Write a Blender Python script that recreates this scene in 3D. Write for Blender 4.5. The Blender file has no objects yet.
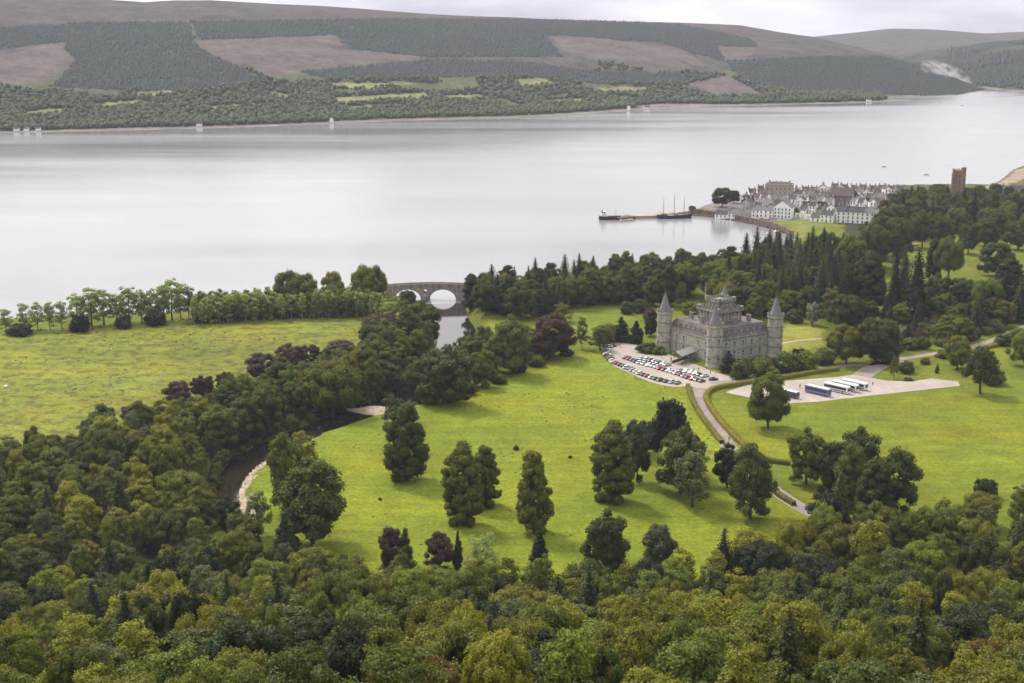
import bpy, math, random
import numpy as np
from mathutils import Vector, Matrix

S = bpy.context.scene
COL = S.collection
PI = math.pi
R = math.radians

# ---------------------------------------------------------------- camera
CAM_Z, PITCH, F = 164.0, R(13.2), 1422.0
W_PX, H_PX = 1024.0, 683.0
SP, CP = math.sin(PITCH), math.cos(PITCH)
cam_d = bpy.data.cameras.new("camera")
cam_d.sensor_width = 36.0
cam_d.sensor_fit = 'HORIZONTAL'
cam_d.lens = F / W_PX * 36.0
cam_d.clip_start = 1.0
cam_d.clip_end = 40000.0
cam = bpy.data.objects.new("camera", cam_d)
COL.objects.link(cam)
cam.location = (0, 0, CAM_Z)
cam.rotation_euler = (PI / 2 - PITCH, 0, 0)
S.camera = cam

# ---------------------------------------------------------------- sky and sun (overcast day, sun behind cloud to the left)
SUN_EL, SUN_AZ = R(50), R(-38)        # azimuth measured from +Y (view direction) towards +X
world = bpy.data.worlds.new("World")
S.world = world
world.use_nodes = True
nt = world.node_tree
nt.nodes.clear()
def wn(t, **k):
    n = nt.nodes.new(t)
    for a, b in k.items():
        setattr(n, a, b)
    return n
out = wn('ShaderNodeOutputWorld')
sky = wn('ShaderNodeTexSky', sky_type='NISHITA', sun_disc=False, sun_elevation=SUN_EL, sun_rotation=SUN_AZ)
sky.air_density = 1.0
sky.dust_density = 3.0
bg1 = wn('ShaderNodeBackground')
bg1.inputs['Strength'].default_value = 0.10
nt.links.new(sky.outputs[0], bg1.inputs[0])
tc = wn('ShaderNodeTexCoord')
sep = wn('ShaderNodeSeparateXYZ')
nt.links.new(tc.outputs['Generated'], sep.inputs[0])
ramp = wn('ShaderNodeValToRGB')                     # cloud deck: duller at the horizon, brighter overhead
cr = ramp.color_ramp
cr.elements[0].position = 0.0
cr.elements[0].color = (0.42, 0.41, 0.405, 1)
cr.elements[1].position = 1.0
cr.elements[1].color = (0.74, 0.73, 0.74, 1)
e = cr.elements.new(0.05); e.color = (0.50, 0.485, 0.475, 1)
e = cr.elements.new(0.16); e.color = (0.62, 0.59, 0.60, 1)
e = cr.elements.new(0.40); e.color = (0.80, 0.775, 0.775, 1)
nt.links.new(sep.outputs['Z'], ramp.inputs[0])
mp = wn('ShaderNodeMapping')
mp.inputs['Scale'].default_value = (2.2, 2.2, 9.0)
nt.links.new(tc.outputs['Generated'], mp.inputs[0])
cl = wn('ShaderNodeTexNoise')
cl.inputs['Scale'].default_value = 2.6
cl.inputs['Detail'].default_value = 6.0
cl.inputs['Roughness'].default_value = 0.55
nt.links.new(mp.outputs[0], cl.inputs['Vector'])
mr = wn('ShaderNodeMapRange')
mr.inputs['From Min'].default_value = 0.33
mr.inputs['From Max'].default_value = 0.67
mr.inputs['To Min'].default_value = 1.12
mr.inputs['To Max'].default_value = 2.6
nt.links.new(cl.outputs[0], mr.inputs['Value'])
mul = wn('ShaderNodeMix', data_type='RGBA', blend_type='MULTIPLY')
mul.inputs['Factor'].default_value = 1.0
nt.links.new(ramp.outputs[0], mul.inputs[6])
nt.links.new(mr.outputs[0], mul.inputs[7])
# the cloud is brightest around the hidden sun and duller on the other side of the sky
dot = wn('ShaderNodeVectorMath', operation='DOT_PRODUCT')
dot.inputs[1].default_value = (math.sin(SUN_AZ) * math.cos(SUN_EL), math.cos(SUN_AZ) * math.cos(SUN_EL), math.sin(SUN_EL))
nt.links.new(tc.outputs['Generated'], dot.inputs[0])
glow = wn('ShaderNodeMapRange', interpolation_type='SMOOTHSTEP')
for k_, v_ in zip(('From Min', 'From Max', 'To Min', 'To Max'), (-0.7, 0.95, 0.33, 1.18)): glow.inputs[k_].default_value = v_
nt.links.new(dot.outputs['Value'], glow.inputs['Value'])
mul2 = wn('ShaderNodeMix', data_type='RGBA', blend_type='MULTIPLY')
mul2.inputs['Factor'].default_value = 1.0
nt.links.new(mul.outputs[2], mul2.inputs[6])
nt.links.new(glow.outputs[0], mul2.inputs[7])
bg2 = wn('ShaderNodeBackground')
bg2.inputs['Strength'].default_value = 1.0
nt.links.new(mul2.outputs[2], bg2.inputs[0])
mixs = wn('ShaderNodeMixShader')
mixs.inputs[0].default_value = 0.86
nt.links.new(bg1.outputs[0], mixs.inputs[1])
nt.links.new(bg2.outputs[0], mixs.inputs[2])
nt.links.new(mixs.outputs[0], out.inputs[0])

sun_d = bpy.data.lights.new("sun", 'SUN')
sun_d.energy = 3.3
sun_d.angle = R(10)
sun_d.color = (1.0, 0.93, 0.80)
sun = bpy.data.objects.new("sun", sun_d)
COL.objects.link(sun)
sun.location = (0, 0, 600)
_dir = Vector((math.sin(SUN_AZ) * math.cos(SUN_EL), math.cos(SUN_AZ) * math.cos(SUN_EL), math.sin(SUN_EL)))
sun.rotation_euler = _dir.to_track_quat('Z', 'Y').to_euler()

S.view_settings.view_transform = 'Standard'
S.view_settings.look = 'None'
S.view_settings.exposure = 0.33
S.view_settings.gamma = 1.0
S.view_settings.use_curve_mapping = False
S.cycles.use_denoising = True
S.cycles.max_bounces = 5
S.cycles.diffuse_bounces = 2
S.cycles.glossy_bounces = 3
S.cycles.transmission_bounces = 3
S.cycles.volume_bounces = 0
S.cycles.caustics_reflective = False
S.cycles.caustics_refractive = False
S.cycles.sample_clamp_indirect = 4.0

# ---------------------------------------------------------------- pixel <-> world
def ray(px, py):
    dx = (px - W_PX / 2) / F
    up = -(py - H_PX / 2) / F
    return dx, CP + up * SP, -SP + up * CP
def at_z(px, py, z=6.0):
    dx, dy, dz = ray(px, py)
    t = (z - CAM_Z) / dz
    return dx * t, dy * t
def project(X, Y, Z):
    zc = Z - CAM_Z
    depth = Y * CP - zc * SP
    upc = Y * SP + zc * CP
    return W_PX / 2 + F * X / depth, H_PX / 2 - F * upc / depth, depth
def polyz(pts, z=6.0):
    return np.array([at_z(a, b, z) for a, b in pts])

# ---------------------------------------------------------------- numpy helpers
def _hash(ix, iy, seed):
    n = (ix.astype(np.int64) * 374761393 + iy.astype(np.int64) * 668265263 + seed * 974634777) & 0x7fffffff
    n = ((n ^ (n >> 13)) * 1274126177) & 0x7fffffff
    n = n ^ (n >> 16)
    return (n & 0xffff) / 65535.0
def vnoise(x, y, seed=0):
    x = np.asarray(x, float); y = np.asarray(y, float)
    ix = np.floor(x); iy = np.floor(y)
    fx = x - ix; fy = y - iy
    fx = fx * fx * (3 - 2 * fx); fy = fy * fy * (3 - 2 * fy)
    a = _hash(ix, iy, seed); b = _hash(ix + 1, iy, seed)
    c = _hash(ix, iy + 1, seed); d = _hash(ix + 1, iy + 1, seed)
    return (a + (b - a) * fx) * (1 - fy) + (c + (d - c) * fx) * fy
def fbm(x, y, seed=0, oct=4):
    s = 0; a = 0.5; t = 0
    for k in range(oct):
        s = s + a * vnoise(x * 2 ** k, y * 2 ** k, seed + k * 17); t += a; a *= 0.5
    return s / t
def inside(poly, x, y):
    poly = np.asarray(poly, float)
    x = np.asarray(x, float); y = np.asarray(y, float)
    r = np.zeros(x.shape, bool)
    j = len(poly) - 1
    for i in range(len(poly)):
        xi, yi = poly[i]; xj, yj = poly[j]
        c = ((yi > y) != (yj > y)) & (x < (xj - xi) * (y - yi) / ((yj - yi) if yj != yi else 1e-9) + xi)
        r ^= c
        j = i
    return r
def seg_dist(line, x, y, closed=False, vals=None):
    """distance to a polyline; also values interpolated at the nearest point and the signed side"""
    x = np.asarray(x, float); y = np.asarray(y, float)
    best = np.full(x.shape, 1e18); side = np.zeros(x.shape)
    ov = [np.zeros(x.shape) for _ in (vals or [])]
    n = len(line)
    for i in range(n if closed else n - 1):
        ax, ay = line[i]; bx, by = line[(i + 1) % n]
        ux, uy = bx - ax, by - ay
        L = ux * ux + uy * uy + 1e-12
        t = np.clip(((x - ax) * ux + (y - ay) * uy) / L, 0, 1)
        qx = x - ax - t * ux; qy = y - ay - t * uy
        d = qx * qx + qy * qy
        m = d < best
        best = np.where(m, d, best)
        side = np.where(m, np.sign(ux * (y - ay) - uy * (x - ax)), side)
        for k, v in enumerate(vals or []):
            ov[k] = np.where(m, v[i] + (v[(i + 1) % n] - v[i]) * t, ov[k])
    return np.sqrt(best), side, ov
def smooth(t):
    t = np.clip(t, 0, 1)
    return t * t * (3 - 2 * t)
def resample(line, step):
    line = np.asarray(line, float)
    seg = np.hypot(*(line[1:, :2] - line[:-1, :2]).T)
    s = np.concatenate([[0], np.cumsum(seg)])
    n = max(2, int(round(s[-1] / step)) + 1)
    q = np.linspace(0, s[-1], n)
    return np.stack([np.interp(q, s, line[:, k]) for k in range(line.shape[1])], 1)
def curve(line, sub=8):
    """Catmull-Rom through the points"""
    P = np.asarray(line, float)
    P = np.vstack([2 * P[0] - P[1], P, 2 * P[-1] - P[-2]])
    o = []
    for i in range(1, len(P) - 2):
        for k in range(sub):
            t = k / sub
            o.append(0.5 * (2 * P[i] + (P[i + 1] - P[i - 1]) * t + (2 * P[i - 1] - 5 * P[i] + 4 * P[i + 1] - P[i + 2]) * t * t
                            + (3 * P[i] - P[i - 1] - 3 * P[i + 1] + P[i + 2]) * t ** 3))
    o.append(P[-2])
    return np.array(o)

# ---------------------------------------------------------------- mesh helpers
def mesh_np(name, V, faces, mats=(), midx=None, smooth_f=False, attr=None):
    """faces: list of (n,k) integer arrays"""
    me = bpy.data.meshes.new(name)
    V = np.asarray(V, np.float32)
    me.vertices.add(len(V))
    me.vertices.foreach_set('co', V.ravel())
    li = np.concatenate([np.asarray(f).ravel() for f in faces]).astype(np.int32)
    tot = np.concatenate([np.full(len(f), np.asarray(f).shape[1], np.int32) for f in faces])
    st = np.concatenate([[0], np.cumsum(tot)[:-1]]).astype(np.int32)
    me.loops.add(len(li))
    me.loops.foreach_set('vertex_index', li)
    me.polygons.add(len(tot))
    me.polygons.foreach_set('loop_start', st)
    me.polygons.foreach_set('loop_total', tot)
    for m in mats:
        me.materials.append(m)
    if midx is not None:
        me.polygons.foreach_set('material_index', np.asarray(midx, np.int32))
    if smooth_f:
        me.polygons.foreach_set('use_smooth', np.ones(len(tot), bool))
    if attr is not None:
        for k, v in attr.items():
            a = me.color_attributes.new(k, 'FLOAT_COLOR', 'POINT')
            a.data.foreach_set('color', np.asarray(v, np.float32).ravel())
    me.update(calc_edges=True)
    me.validate()
    return me
def link(name, data, parent=None, loc=(0, 0, 0), rot=(0, 0, 0), scale=(1, 1, 1)):
    o = bpy.data.objects.new(name, data)
    COL.objects.link(o)
    o.location = loc; o.rotation_euler = rot; o.scale = scale
    if parent is not None:
        o.parent = parent
    return o
def tag(o, label=None, cat=None, group=None, kind=None):
    if label: o['label'] = label
    if cat: o['category'] = cat
    if group: o['group'] = group
    if kind: o['kind'] = kind
    return o
def structure(name, me):
    o = link(name, me); o['kind'] = 'structure'
    return o
def grid_faces(nr, nc):
    i = np.arange(nr - 1)[:, None] * nc + np.arange(nc - 1)[None, :]
    i = i.ravel()
    return np.stack([i, i + 1, i + nc + 1, i + nc], 1)
class MB:
    """collects faces for ONE mesh"""
    def __init__(s):
        s.v = []; s.f = []; s.m = []
    def add(s, verts, faces, m=0):
        b = len(s.v)
        s.v += [tuple(p) for p in verts]
        s.f += [tuple(b + i for i in f) for f in faces]
        s.m += [m] * len(faces)
        return s
    def box(s, c, d, rz=0.0, m=0, taper=1.0):
        cx, cy, cz = c; x, y, z = d[0] / 2, d[1] / 2, d[2] / 2
        ca, sa = math.cos(rz), math.sin(rz)
        vs = []
        for sz, k in ((-z, 1.0), (z, taper)):
            for sx, sy in ((-x, -y), (x, -y), (x, y), (-x, y)):
                px, py = sx * k, sy * k
                vs.append((cx + px * ca - py * sa, cy + px * sa + py * ca, cz + sz))
        return s.add(vs, [(3, 2, 1, 0), (4, 5, 6, 7), (0, 1, 5, 4), (1, 2, 6, 5), (2, 3, 7, 6), (3, 0, 4, 7)], m)
    def rings(s, rings, m=0, cap0=True, cap1=True):
        n = len(rings[0]); vs = [p for r in rings for p in r]; fs = []
        for k in range(len(rings) - 1):
            for i in range(n):
                j = (i + 1) % n
                fs.append((k * n + i, k * n + j, (k + 1) * n + j, (k + 1) * n + i))
        if cap0: fs.append(tuple(range(n - 1, -1, -1)))
        if cap1: fs.append(tuple((len(rings) - 1) * n + i for i in range(n)))
        return s.add(vs, fs, m)
    def lathe(s, c, prof, n=16, m=0):
        cx, cy = c
        return s.rings([[(cx + r * math.cos(2 * PI * i / n), cy + r * math.sin(2 * PI * i / n), z) for i in range(n)] for r, z in prof], m)
    def tube(s, pts, rad, n=6, m=0):
        pts = [Vector(p) for p in pts]; rs = []
        for i, p in enumerate(pts):
            t = (pts[min(i + 1, len(pts) - 1)] - pts[max(i - 1, 0)]).normalized()
            a = t.orthogonal().normalized() if abs(t.z) < 0.9 else t.cross(Vector((0, 1, 0))).normalized()
            b = t.cross(a)
            r = rad[i] if hasattr(rad, '__len__') else rad
            rs.append([tuple(p + (a * math.cos(2 * PI * k / n) + b * math.sin(2 * PI * k / n)) * r) for k in range(n)])
        return s.rings(rs, m)
    def prism(s, poly, z0, z1, m=0):
        return s.rings([[(x, y, z0) for x, y in poly], [(x, y, z1) for x, y in poly]], m)
    def mesh(s, name, mats):
        me = bpy.data.meshes.new(name)
        me.from_pydata(s.v, [], s.f)
        for m in mats: me.materials.append(m)
        if len(mats) > 1: me.polygons.foreach_set('material_index', s.m)
        me.update()
        return me
    def build(s, name, mats, parent=None, **k):
        mats = mats if isinstance(mats, (list, tuple)) else [mats]
        return link(name, s.mesh(name, mats), parent, **k)

# ---------------------------------------------------------------- materials
def new_mat(name):
    m = bpy.data.materials.new(name)
    m.use_nodes = True
    return m, m.node_tree, m.node_tree.nodes['Principled BSDF']
def N(t, typ, **k):
    n = t.nodes.new(typ)
    for a, b in k.items(): setattr(n, a, b)
    return n
def noise(t, scale, detail=4.0, vec=None, rough=0.55):
    n = N(t, 'ShaderNodeTexNoise')
    n.inputs['Scale'].default_value = scale
    n.inputs['Detail'].default_value = detail
    n.inputs['Roughness'].default_value = rough
    if vec is not None: t.links.new(vec, n.inputs['Vector'])
    return n
def rng(t, src, a, b, c, d):
    n = N(t, 'ShaderNodeMapRange')
    for k, v in zip(('From Min', 'From Max', 'To Min', 'To Max'), (a, b, c, d)): n.inputs[k].default_value = v
    t.links.new(src, n.inputs['Value'])
    return n.outputs[0]
def mixc(t, fac, a, b, mode='MIX'):
    n = N(t, 'ShaderNodeMix', data_type='RGBA', blend_type=mode)
    for s, v in ((n.inputs['Factor'], fac), (n.inputs[6], a), (n.inputs[7], b)):
        if isinstance(v, (int, float)): s.default_value = v
        elif isinstance(v, tuple): s.default_value = (v[0], v[1], v[2], 1)
        else: t.links.new(v, s)
    return n.outputs[2]
def bump(t, bsdf, src, strength, dist):
    b = N(t, 'ShaderNodeBump')
    b.inputs['Strength'].default_value = strength
    b.inputs['Distance'].default_value = dist
    t.links.new(src, b.inputs['Height'])
    t.links.new(b.outputs[0], bsdf.inputs['Normal'])
def mat_var(name, c, rough=0.8, scale=0.5, amt=0.25, scale2=None, metal=0.0, bmp=0.0, c2=None, spec=0.3):
    """a plain material whose colour varies with noise"""
    m, t, b = new_mat(name)
    g = N(t, 'ShaderNodeTexCoord')
    n1 = noise(t, scale, 5, g.outputs['Object'])
    f = rng(t, n1.outputs[0], 0.3, 0.7, 1 - amt, 1 + amt)
    col = mixc(t, 1.0, c, f, 'MULTIPLY')
    if c2:
        n2 = noise(t, scale2 or scale * 0.3, 4, g.outputs['Object'])
        col = mixc(t, rng(t, n2.outputs[0], 0.42, 0.62, 0, 1), col, c2)
    t.links.new(col, b.inputs['Base Color'])
    b.inputs['Roughness'].default_value = rough
    b.inputs['Metallic'].default_value = metal
    b.inputs['Specular IOR Level'].default_value = spec
    if bmp: bump(t, b, n1.outputs[0], bmp, 0.1)
    return m
def foliage_mat(name, c, hue=0.10, val=0.16):
    m, t, b = new_mat(name)
    t.nodes.remove(b)
    o = t.nodes['Material Output']
    info = N(t, 'ShaderNodeObjectInfo')
    geo = N(t, 'ShaderNodeNewGeometry')
    n1 = noise(t, 0.55, 3, geo.outputs['Position'])
    n2 = noise(t, 2.6, 2, geo.outputs['Position'])
    v1 = rng(t, n1.outputs[0], 0.3, 0.7, 1 - val, 1 + val)
    v2 = rng(t, n2.outputs[0], 0.3, 0.7, 0.82, 1.18)
    v3 = rng(t, info.outputs['Random'], 0, 1, 0.66, 1.4)
    col = mixc(t, 1.0, c, v1, 'MULTIPLY')
    col = mixc(t, 1.0, col, v2, 'MULTIPLY')
    col = mixc(t, 1.0, col, v3, 'MULTIPLY')
    warm = tuple(min(1, k) for k in (c[0] * 1.26 + 0.004, c[1] * 1.16 + 0.004, c[2] * 0.8))
    rnd2 = N(t, 'ShaderNodeMath', operation='FRACT'); rm_ = N(t, 'ShaderNodeMath', operation='MULTIPLY'); rm_.inputs[1].default_value = 7.31
    t.links.new(info.outputs['Random'], rm_.inputs[0]); t.links.new(rm_.outputs[0], rnd2.inputs[0])
    col = mixc(t, rng(t, rnd2.outputs[0], 0.2, 1.0, 0, 0.8), col, mixc(t, 1.0, warm, v2, 'MULTIPLY'))
    d = N(t, 'ShaderNodeBsdfDiffuse'); tr = N(t, 'ShaderNodeBsdfTranslucent')
    gl = N(t, 'ShaderNodeBsdfGlossy'); gl.inputs['Roughness'].default_value = 0.55
    gl.inputs['Color'].default_value = (1, 1, 1, 1)
    mx = N(t, 'ShaderNodeMixShader'); mx.inputs[0].default_value = 0.27
    mx2 = N(t, 'ShaderNodeMixShader'); mx2.inputs[0].default_value = 0.015
    t.links.new(col, d.inputs[0])
    t.links.new(mixc(t, 1.0, col, (1.25, 1.25, 0.8), 'MULTIPLY'), tr.inputs[0])
    t.links.new(d.outputs[0], mx.inputs[1]); t.links.new(tr.outputs[0], mx.inputs[2])
    t.links.new(mx.outputs[0], mx2.inputs[1]); t.links.new(gl.outputs[0], mx2.inputs[2])
    t.links.new(mx2.outputs[0], o.inputs[0])
    return m
ORD = ['', 'first', 'second', 'third', 'fourth', 'fifth', 'sixth', 'seventh', 'eighth', 'ninth', 'tenth', 'eleventh', 'twelfth',
       'thirteenth', 'fourteenth', 'fifteenth', 'sixteenth', 'seventeenth', 'eighteenth', 'nineteenth', 'twentieth']
def rank(i, n):
    """i-th (0-based) of n from the left, in words"""
    if i == 0: return 'leftmost'
    if i == n - 1: return 'rightmost'
    if i < n / 2: return ORD[min(i + 1, 20)] + ' from left'
    return ORD[min(n - i, 20)] + ' from right'
# ================================================================ LAND
# shoreline of the near land (points of the photo cast onto water level)
SHORE = polyz([(-900, 318), (-300, 321), (0, 320), (60, 317), (130, 315), (200, 311), (280, 305), (340, 300), (392, 297), (408, 297),
               (428, 293), (462, 293), (500, 290), (560, 283), (640, 275), (720, 262), (775, 249), (796, 240), (794, 233), (776, 227), (745, 219.5),
               (715, 215.5), (690, 212.5), (697, 209), (712, 204), (730, 198.5), (760, 193), (800, 190), (850, 189), (890, 188), (930, 187),
               (965, 187), (985, 187), (998, 182), (1006, 176), (1013, 170), (1030, 164), (1200, 150), (1700, 140)], 0.0)
LAND = np.vstack([SHORE, [[2600, 1500], [2600, -400], [-2600, -400], [-2600, 700]]])
# the river: px, py, half width (m), water level
_rv = [(444, 262, 40, 0.0), (440, 281, 24, 0.0), (437, 300, 16.5, 0.03), (446, 318, 11, 0.05), (456, 332, 9.5, 0.1), (456, 350, 9, 0.4), (440, 370, 9, 0.8),
       (418, 390, 9, 1.3), (398, 403, 9.5, 1.8), (378, 409.5, 10, 3.5), (352, 417, 8, 3.9), (325, 427, 7, 4.0), (293, 438, 6, 4.05), (260, 453, 5.2, 4.1),
       (237, 471, 4.6, 4.15), (227, 490, 3.9, 4.2), (227, 510, 3.7, 4.3), (236, 528, 3.5, 4.4), (238, 546, 2.6, 4.5), (205, 568, 1.2, 4.6), (120, 582, 1.0, 4.7), (-80, 588, 1.0, 4.8)]
_rvw = np.array([list(at_z(a, b, z)) + [w, z] for a, b, w, z in _rv])
RIV = curve(_rvw, 5)
RIVL = RIV[:, :2]
GRAVEL_BAR = polyz([(318, 433), (285, 446), (258, 462), (241, 478), (234, 492), (234, 508), (243, 528), (258, 532), (250, 508), (248, 494), (254, 478), (270, 463), (290, 450), (322, 437)], 5)
WEIR_BAR = polyz([(360, 407), (372, 405), (396, 407), (392, 415), (380, 417), (352, 412), (338, 408.5)], 4)

def ground_h(x, y):
    x = np.asarray(x, float); y = np.asarray(y, float)
    d = np.hypot(x, y)
    plain = 6.0 - 2.0 * smooth((y - 900) / 120)
    # the hill the camera stands on
    dd = d + (fbm(x / 60, y / 60, 5, 3) - 0.5) * 26 - 14 * smooth((x - 60) / 120)
    t = np.maximum(0, 372 - dd)
    z = plain + 39 * (t / 133) ** 1.3
    z = z + (fbm(x / 14, y / 14, 9, 3) - 0.5) * 0.5 * smooth((372 - dd) / 40)
    # river channel
    dc, side, (w, wl) = seg_dist(RIVL, x, y, vals=[RIV[:, 2], RIV[:, 3]])
    bar = inside(GRAVEL_BAR, x, y)
    bw = np.where(bar, 16.0, np.where(y < 560, 4.0, 9.0))
    k = smooth((dc - w + 1.0) / bw)
    zc = (wl - 1.0) + (z - wl + 1.0) * k
    zc = np.where(bar, wl - 1.0 + 1.12 * smooth((dc - w + 1.8) / 2.6) + (z - wl - 0.12) * smooth((dc - w) / 15), zc)
    z = np.where(dc < w + bw + 2, np.minimum(z, zc), z)
    wb = inside(WEIR_BAR, x, y)
    z = np.where(wb, np.maximum(z, 3.92), z)
    # shore
    sd, _, _ = seg_dist(SHORE, x, y)
    ins = inside(LAND, x, y)
    z = np.where(ins, np.minimum(z, -0.1 + sd * np.where(y > 1000, 0.55, 0.22)), np.maximum(-6.0, -0.1 - sd * 0.25))
    return z
def at(px, py, it=14):
    """where the photo's pixel meets the ground"""
    z = 6.0
    for _ in range(it):
        x, y = at_z(px, py, z)
        z = 0.5 * z + 0.5 * float(ground_h(np.array([x]), np.array([y]))[0])
    x, y = at_z(px, py, z)
    return x, y, float(ground_h(np.array([x]), np.array([y]))[0])
def pxm(x, y, z=6.0):
    """pixels per metre at a point"""
    return F / project(x, y, z)[2]

# land cover
LEFT_FIELD = polyz([(-200, 330), (0, 333), (100, 324), (190, 318), (300, 314), (380, 318), (400, 330), (340, 352), (270, 372), (190, 402), (120, 425), (50, 445), (-200, 480)])
MEADOW = polyz([(345, 420), (420, 402), (480, 384), (560, 362), (606, 349), (640, 380), (690, 388), (725, 446), (795, 506), (815, 520), (790, 560), (700, 600), (560, 640), (400, 620), (262, 560), (250, 500), (262, 470), (300, 440)])
RIGHT_FIELD = polyz([(725, 396), (780, 404), (960, 386), (1100, 372), (1300, 380), (1300, 520), (900, 545), (800, 500), (768, 462), (735, 435), (712, 405)])
WOOD_FLOORS = [polyz(p) for p in (
    [(-200, 475), (60, 458), (150, 432), (230, 407), (300, 394), (345, 372), (400, 345), (428, 330), (432, 345), (425, 365), (405, 390), (385, 400), (350, 407), (300, 420), (250, 440), (215, 470), (205, 500), (215, 530), (230, 548), (262, 575), (240, 620), (-200, 640)],
    [(470, 296), (480, 312), (560, 306), (640, 297), (684, 300), (686, 282), (714, 282), (716, 312), (790, 318), (860, 300), (850, 268), (800, 255), (720, 270), (600, 281), (500, 292)],
    [(840, 215), (1300, 205), (1300, 240), (1024, 236), (960, 232), (850, 246)],
    [(728, 374), (800, 366), (850, 356), (840, 352), (790, 358), (735, 360)])]
LAWN = polyz([(776, 354), (826, 346), (822, 328), (784, 322)])
BEACH = polyz([(983, 190), (998, 185), (1010, 178), (1016, 171), (1100, 160), (1100, 168), (1020, 182), (1005, 188)], 2)

rr = [30.0]
while rr[-1] < 2300: rr.append(rr[-1] * (1.0062 if rr[-1] < 425 or rr[-1] > 600 else 1.0022) + 0.02)
rr = np.array(rr)
aa = np.concatenate([np.linspace(-62, -23, 60)[:-1], np.linspace(-23, 23, 330), np.linspace(23, 62, 60)[1:]]) * PI / 180
Rg, Ag = np.meshgrid(rr, aa, indexing='ij')
GX = Rg * np.sin(Ag); GY = Rg * np.cos(Ag)
GZ = ground_h(GX.ravel(), GY.ravel())
x, y = GX.ravel(), GY.ravel()
d = np.hypot(x, y)
col = np.tile(np.array([0.105, 0.130, 0.014, 0.35]), (len(x), 1))      # rgb = ground cover, alpha = roughness of the sward (tussocks)
jx = x + (fbm(x / 6, y / 6, 31) - 0.5) * 7; jy = y + (fbm(x / 6, y / 6, 57) - 0.5) * 9
def paint(poly, c, sharp=False):
    m = inside(poly, x if sharp else jx, y if sharp else jy)
    col[m] = c
paint(LEFT_FIELD, (0.136, 0.160, 0.023, 1.0))
paint(MEADOW, (0.132, 0.166, 0.012, 0.25))
paint(RIGHT_FIELD, (0.118, 0.146, 0.011, 0.2))
paint(LAWN, (0.20, 0.205, 0.04, 0.1))
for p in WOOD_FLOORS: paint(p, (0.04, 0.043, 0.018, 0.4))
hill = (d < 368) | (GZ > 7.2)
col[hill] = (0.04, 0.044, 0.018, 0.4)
dc, side, (wv, wl) = seg_dist(RIVL, x, y, vals=[RIV[:, 2], RIV[:, 3]])
bed = (dc < wv + 0.4)
col[bed & (y < 900)] = (0.07, 0.06, 0.045, 0.2)
paint(GRAVEL_BAR, (0.30, 0.245, 0.185, 0.1))
paint(WEIR_BAR, (0.26, 0.225, 0.19, 0.1), True)
col[(y > 1085) & (x >= 350) & (col[:, 0] > 0.095) & (col[:, 0] < 0.12)] = (0.075, 0.085, 0.03, 0.5)
sd, _, _ = seg_dist(SHORE, x, y)
shore_m = (sd < np.where(y > 1000, 7, 5)) & (y < 1500)
col[shore_m] = (0.13, 0.10, 0.07, 0.2)
town_m = (y > 1085) & (sd > 7) & (x > 150) & (x < 350) & (col[:, 0] > 0.1)
col[town_m] = (0.17, 0.165, 0.155, 0.2)
GREEN = polyz([(757, 221.5), (800, 219), (830, 224), (800, 236), (788, 231)], 4)
paint(GREEN, (0.12, 0.14, 0.03, 0.1))
paint(BEACH, (0.23, 0.19, 0.145, 0.1))

m_ground, t, b = new_mat("grassland")
at_n = N(t, 'ShaderNodeVertexColor', layer_name='cover')
geo = N(t, 'ShaderNodeNewGeometry')
nA = noise(t, 0.011, 4, geo.outputs['Position'])
nB = noise(t, 0.09, 5, geo.outputs['Position'], 0.6)
nC = noise(t, 0.8, 4, geo.outputs['Position'], 0.65)
mpg = N(t, 'ShaderNodeMapping'); mpg.inputs['Rotation'].default_value = (0, 0, 0.5); mpg.inputs['Scale'].default_value = (0.02, 0.22, 1)
t.links.new(geo.outputs['Position'], mpg.inputs[0])
nD = noise(t, 1.0, 3, mpg.outputs[0])                                  # faint mowing and grazing lines
c = mixc(t, 1.0, at_n.outputs['Color'], rng(t, nA.outputs[0], 0.3, 0.7, 0.80, 1.18), 'MULTIPLY')
c = mixc(t, 1.0, c, rng(t, nB.outputs[0], 0.3, 0.7, 0.80, 1.2), 'MULTIPLY')
c = mixc(t, 1.0, c, rng(t, nC.outputs[0], 0.28, 0.72, 0.66, 1.34), 'MULTIPLY')
c = mixc(t, 1.0, c, rng(t, nD.outputs[0], 0.35, 0.65, 0.90, 1.10), 'MULTIPLY')
yel = mixc(t, 1.0, c, (1.17, 1.03, 0.85), 'MULTIPLY')
nE = noise(t, 0.028, 5, geo.outputs['Position'], 0.6)
c = mixc(t, rng(t, nE.outputs[0], 0.44, 0.62, 0, 1), c, yel)
nF = noise(t, 0.16, 5, geo.outputs['Position'], 0.68)                   # rushes and rough patches where the sward is rough
f1 = rng(t, nF.outputs[0], 0.50, 0.565, 0, 1)
mm = N(t, 'ShaderNodeMath', operation='MULTIPLY')
t.links.new(f1, mm.inputs[0]); t.links.new(at_n.outputs['Alpha'], mm.inputs[1])
rough_c = mixc(t, 1.0, c, (0.66, 0.58, 0.9), 'MULTIPLY')
c = mixc(t, mm.outputs[0], c, rough_c)
t.links.new(c, b.inputs['Base Color'])
b.inputs['Roughness'].default_value = 0.95
b.inputs['Specular IOR Level'].default_value = 0.1
bump(t, b, nC.outputs[0], 0.35, 0.5)
structure("ground", mesh_np("ground", np.stack([x, y, GZ], 1), [grid_faces(len(rr), len(aa))[:, ::-1]], [m_ground], smooth_f=True, attr={'cover': col}))

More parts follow.
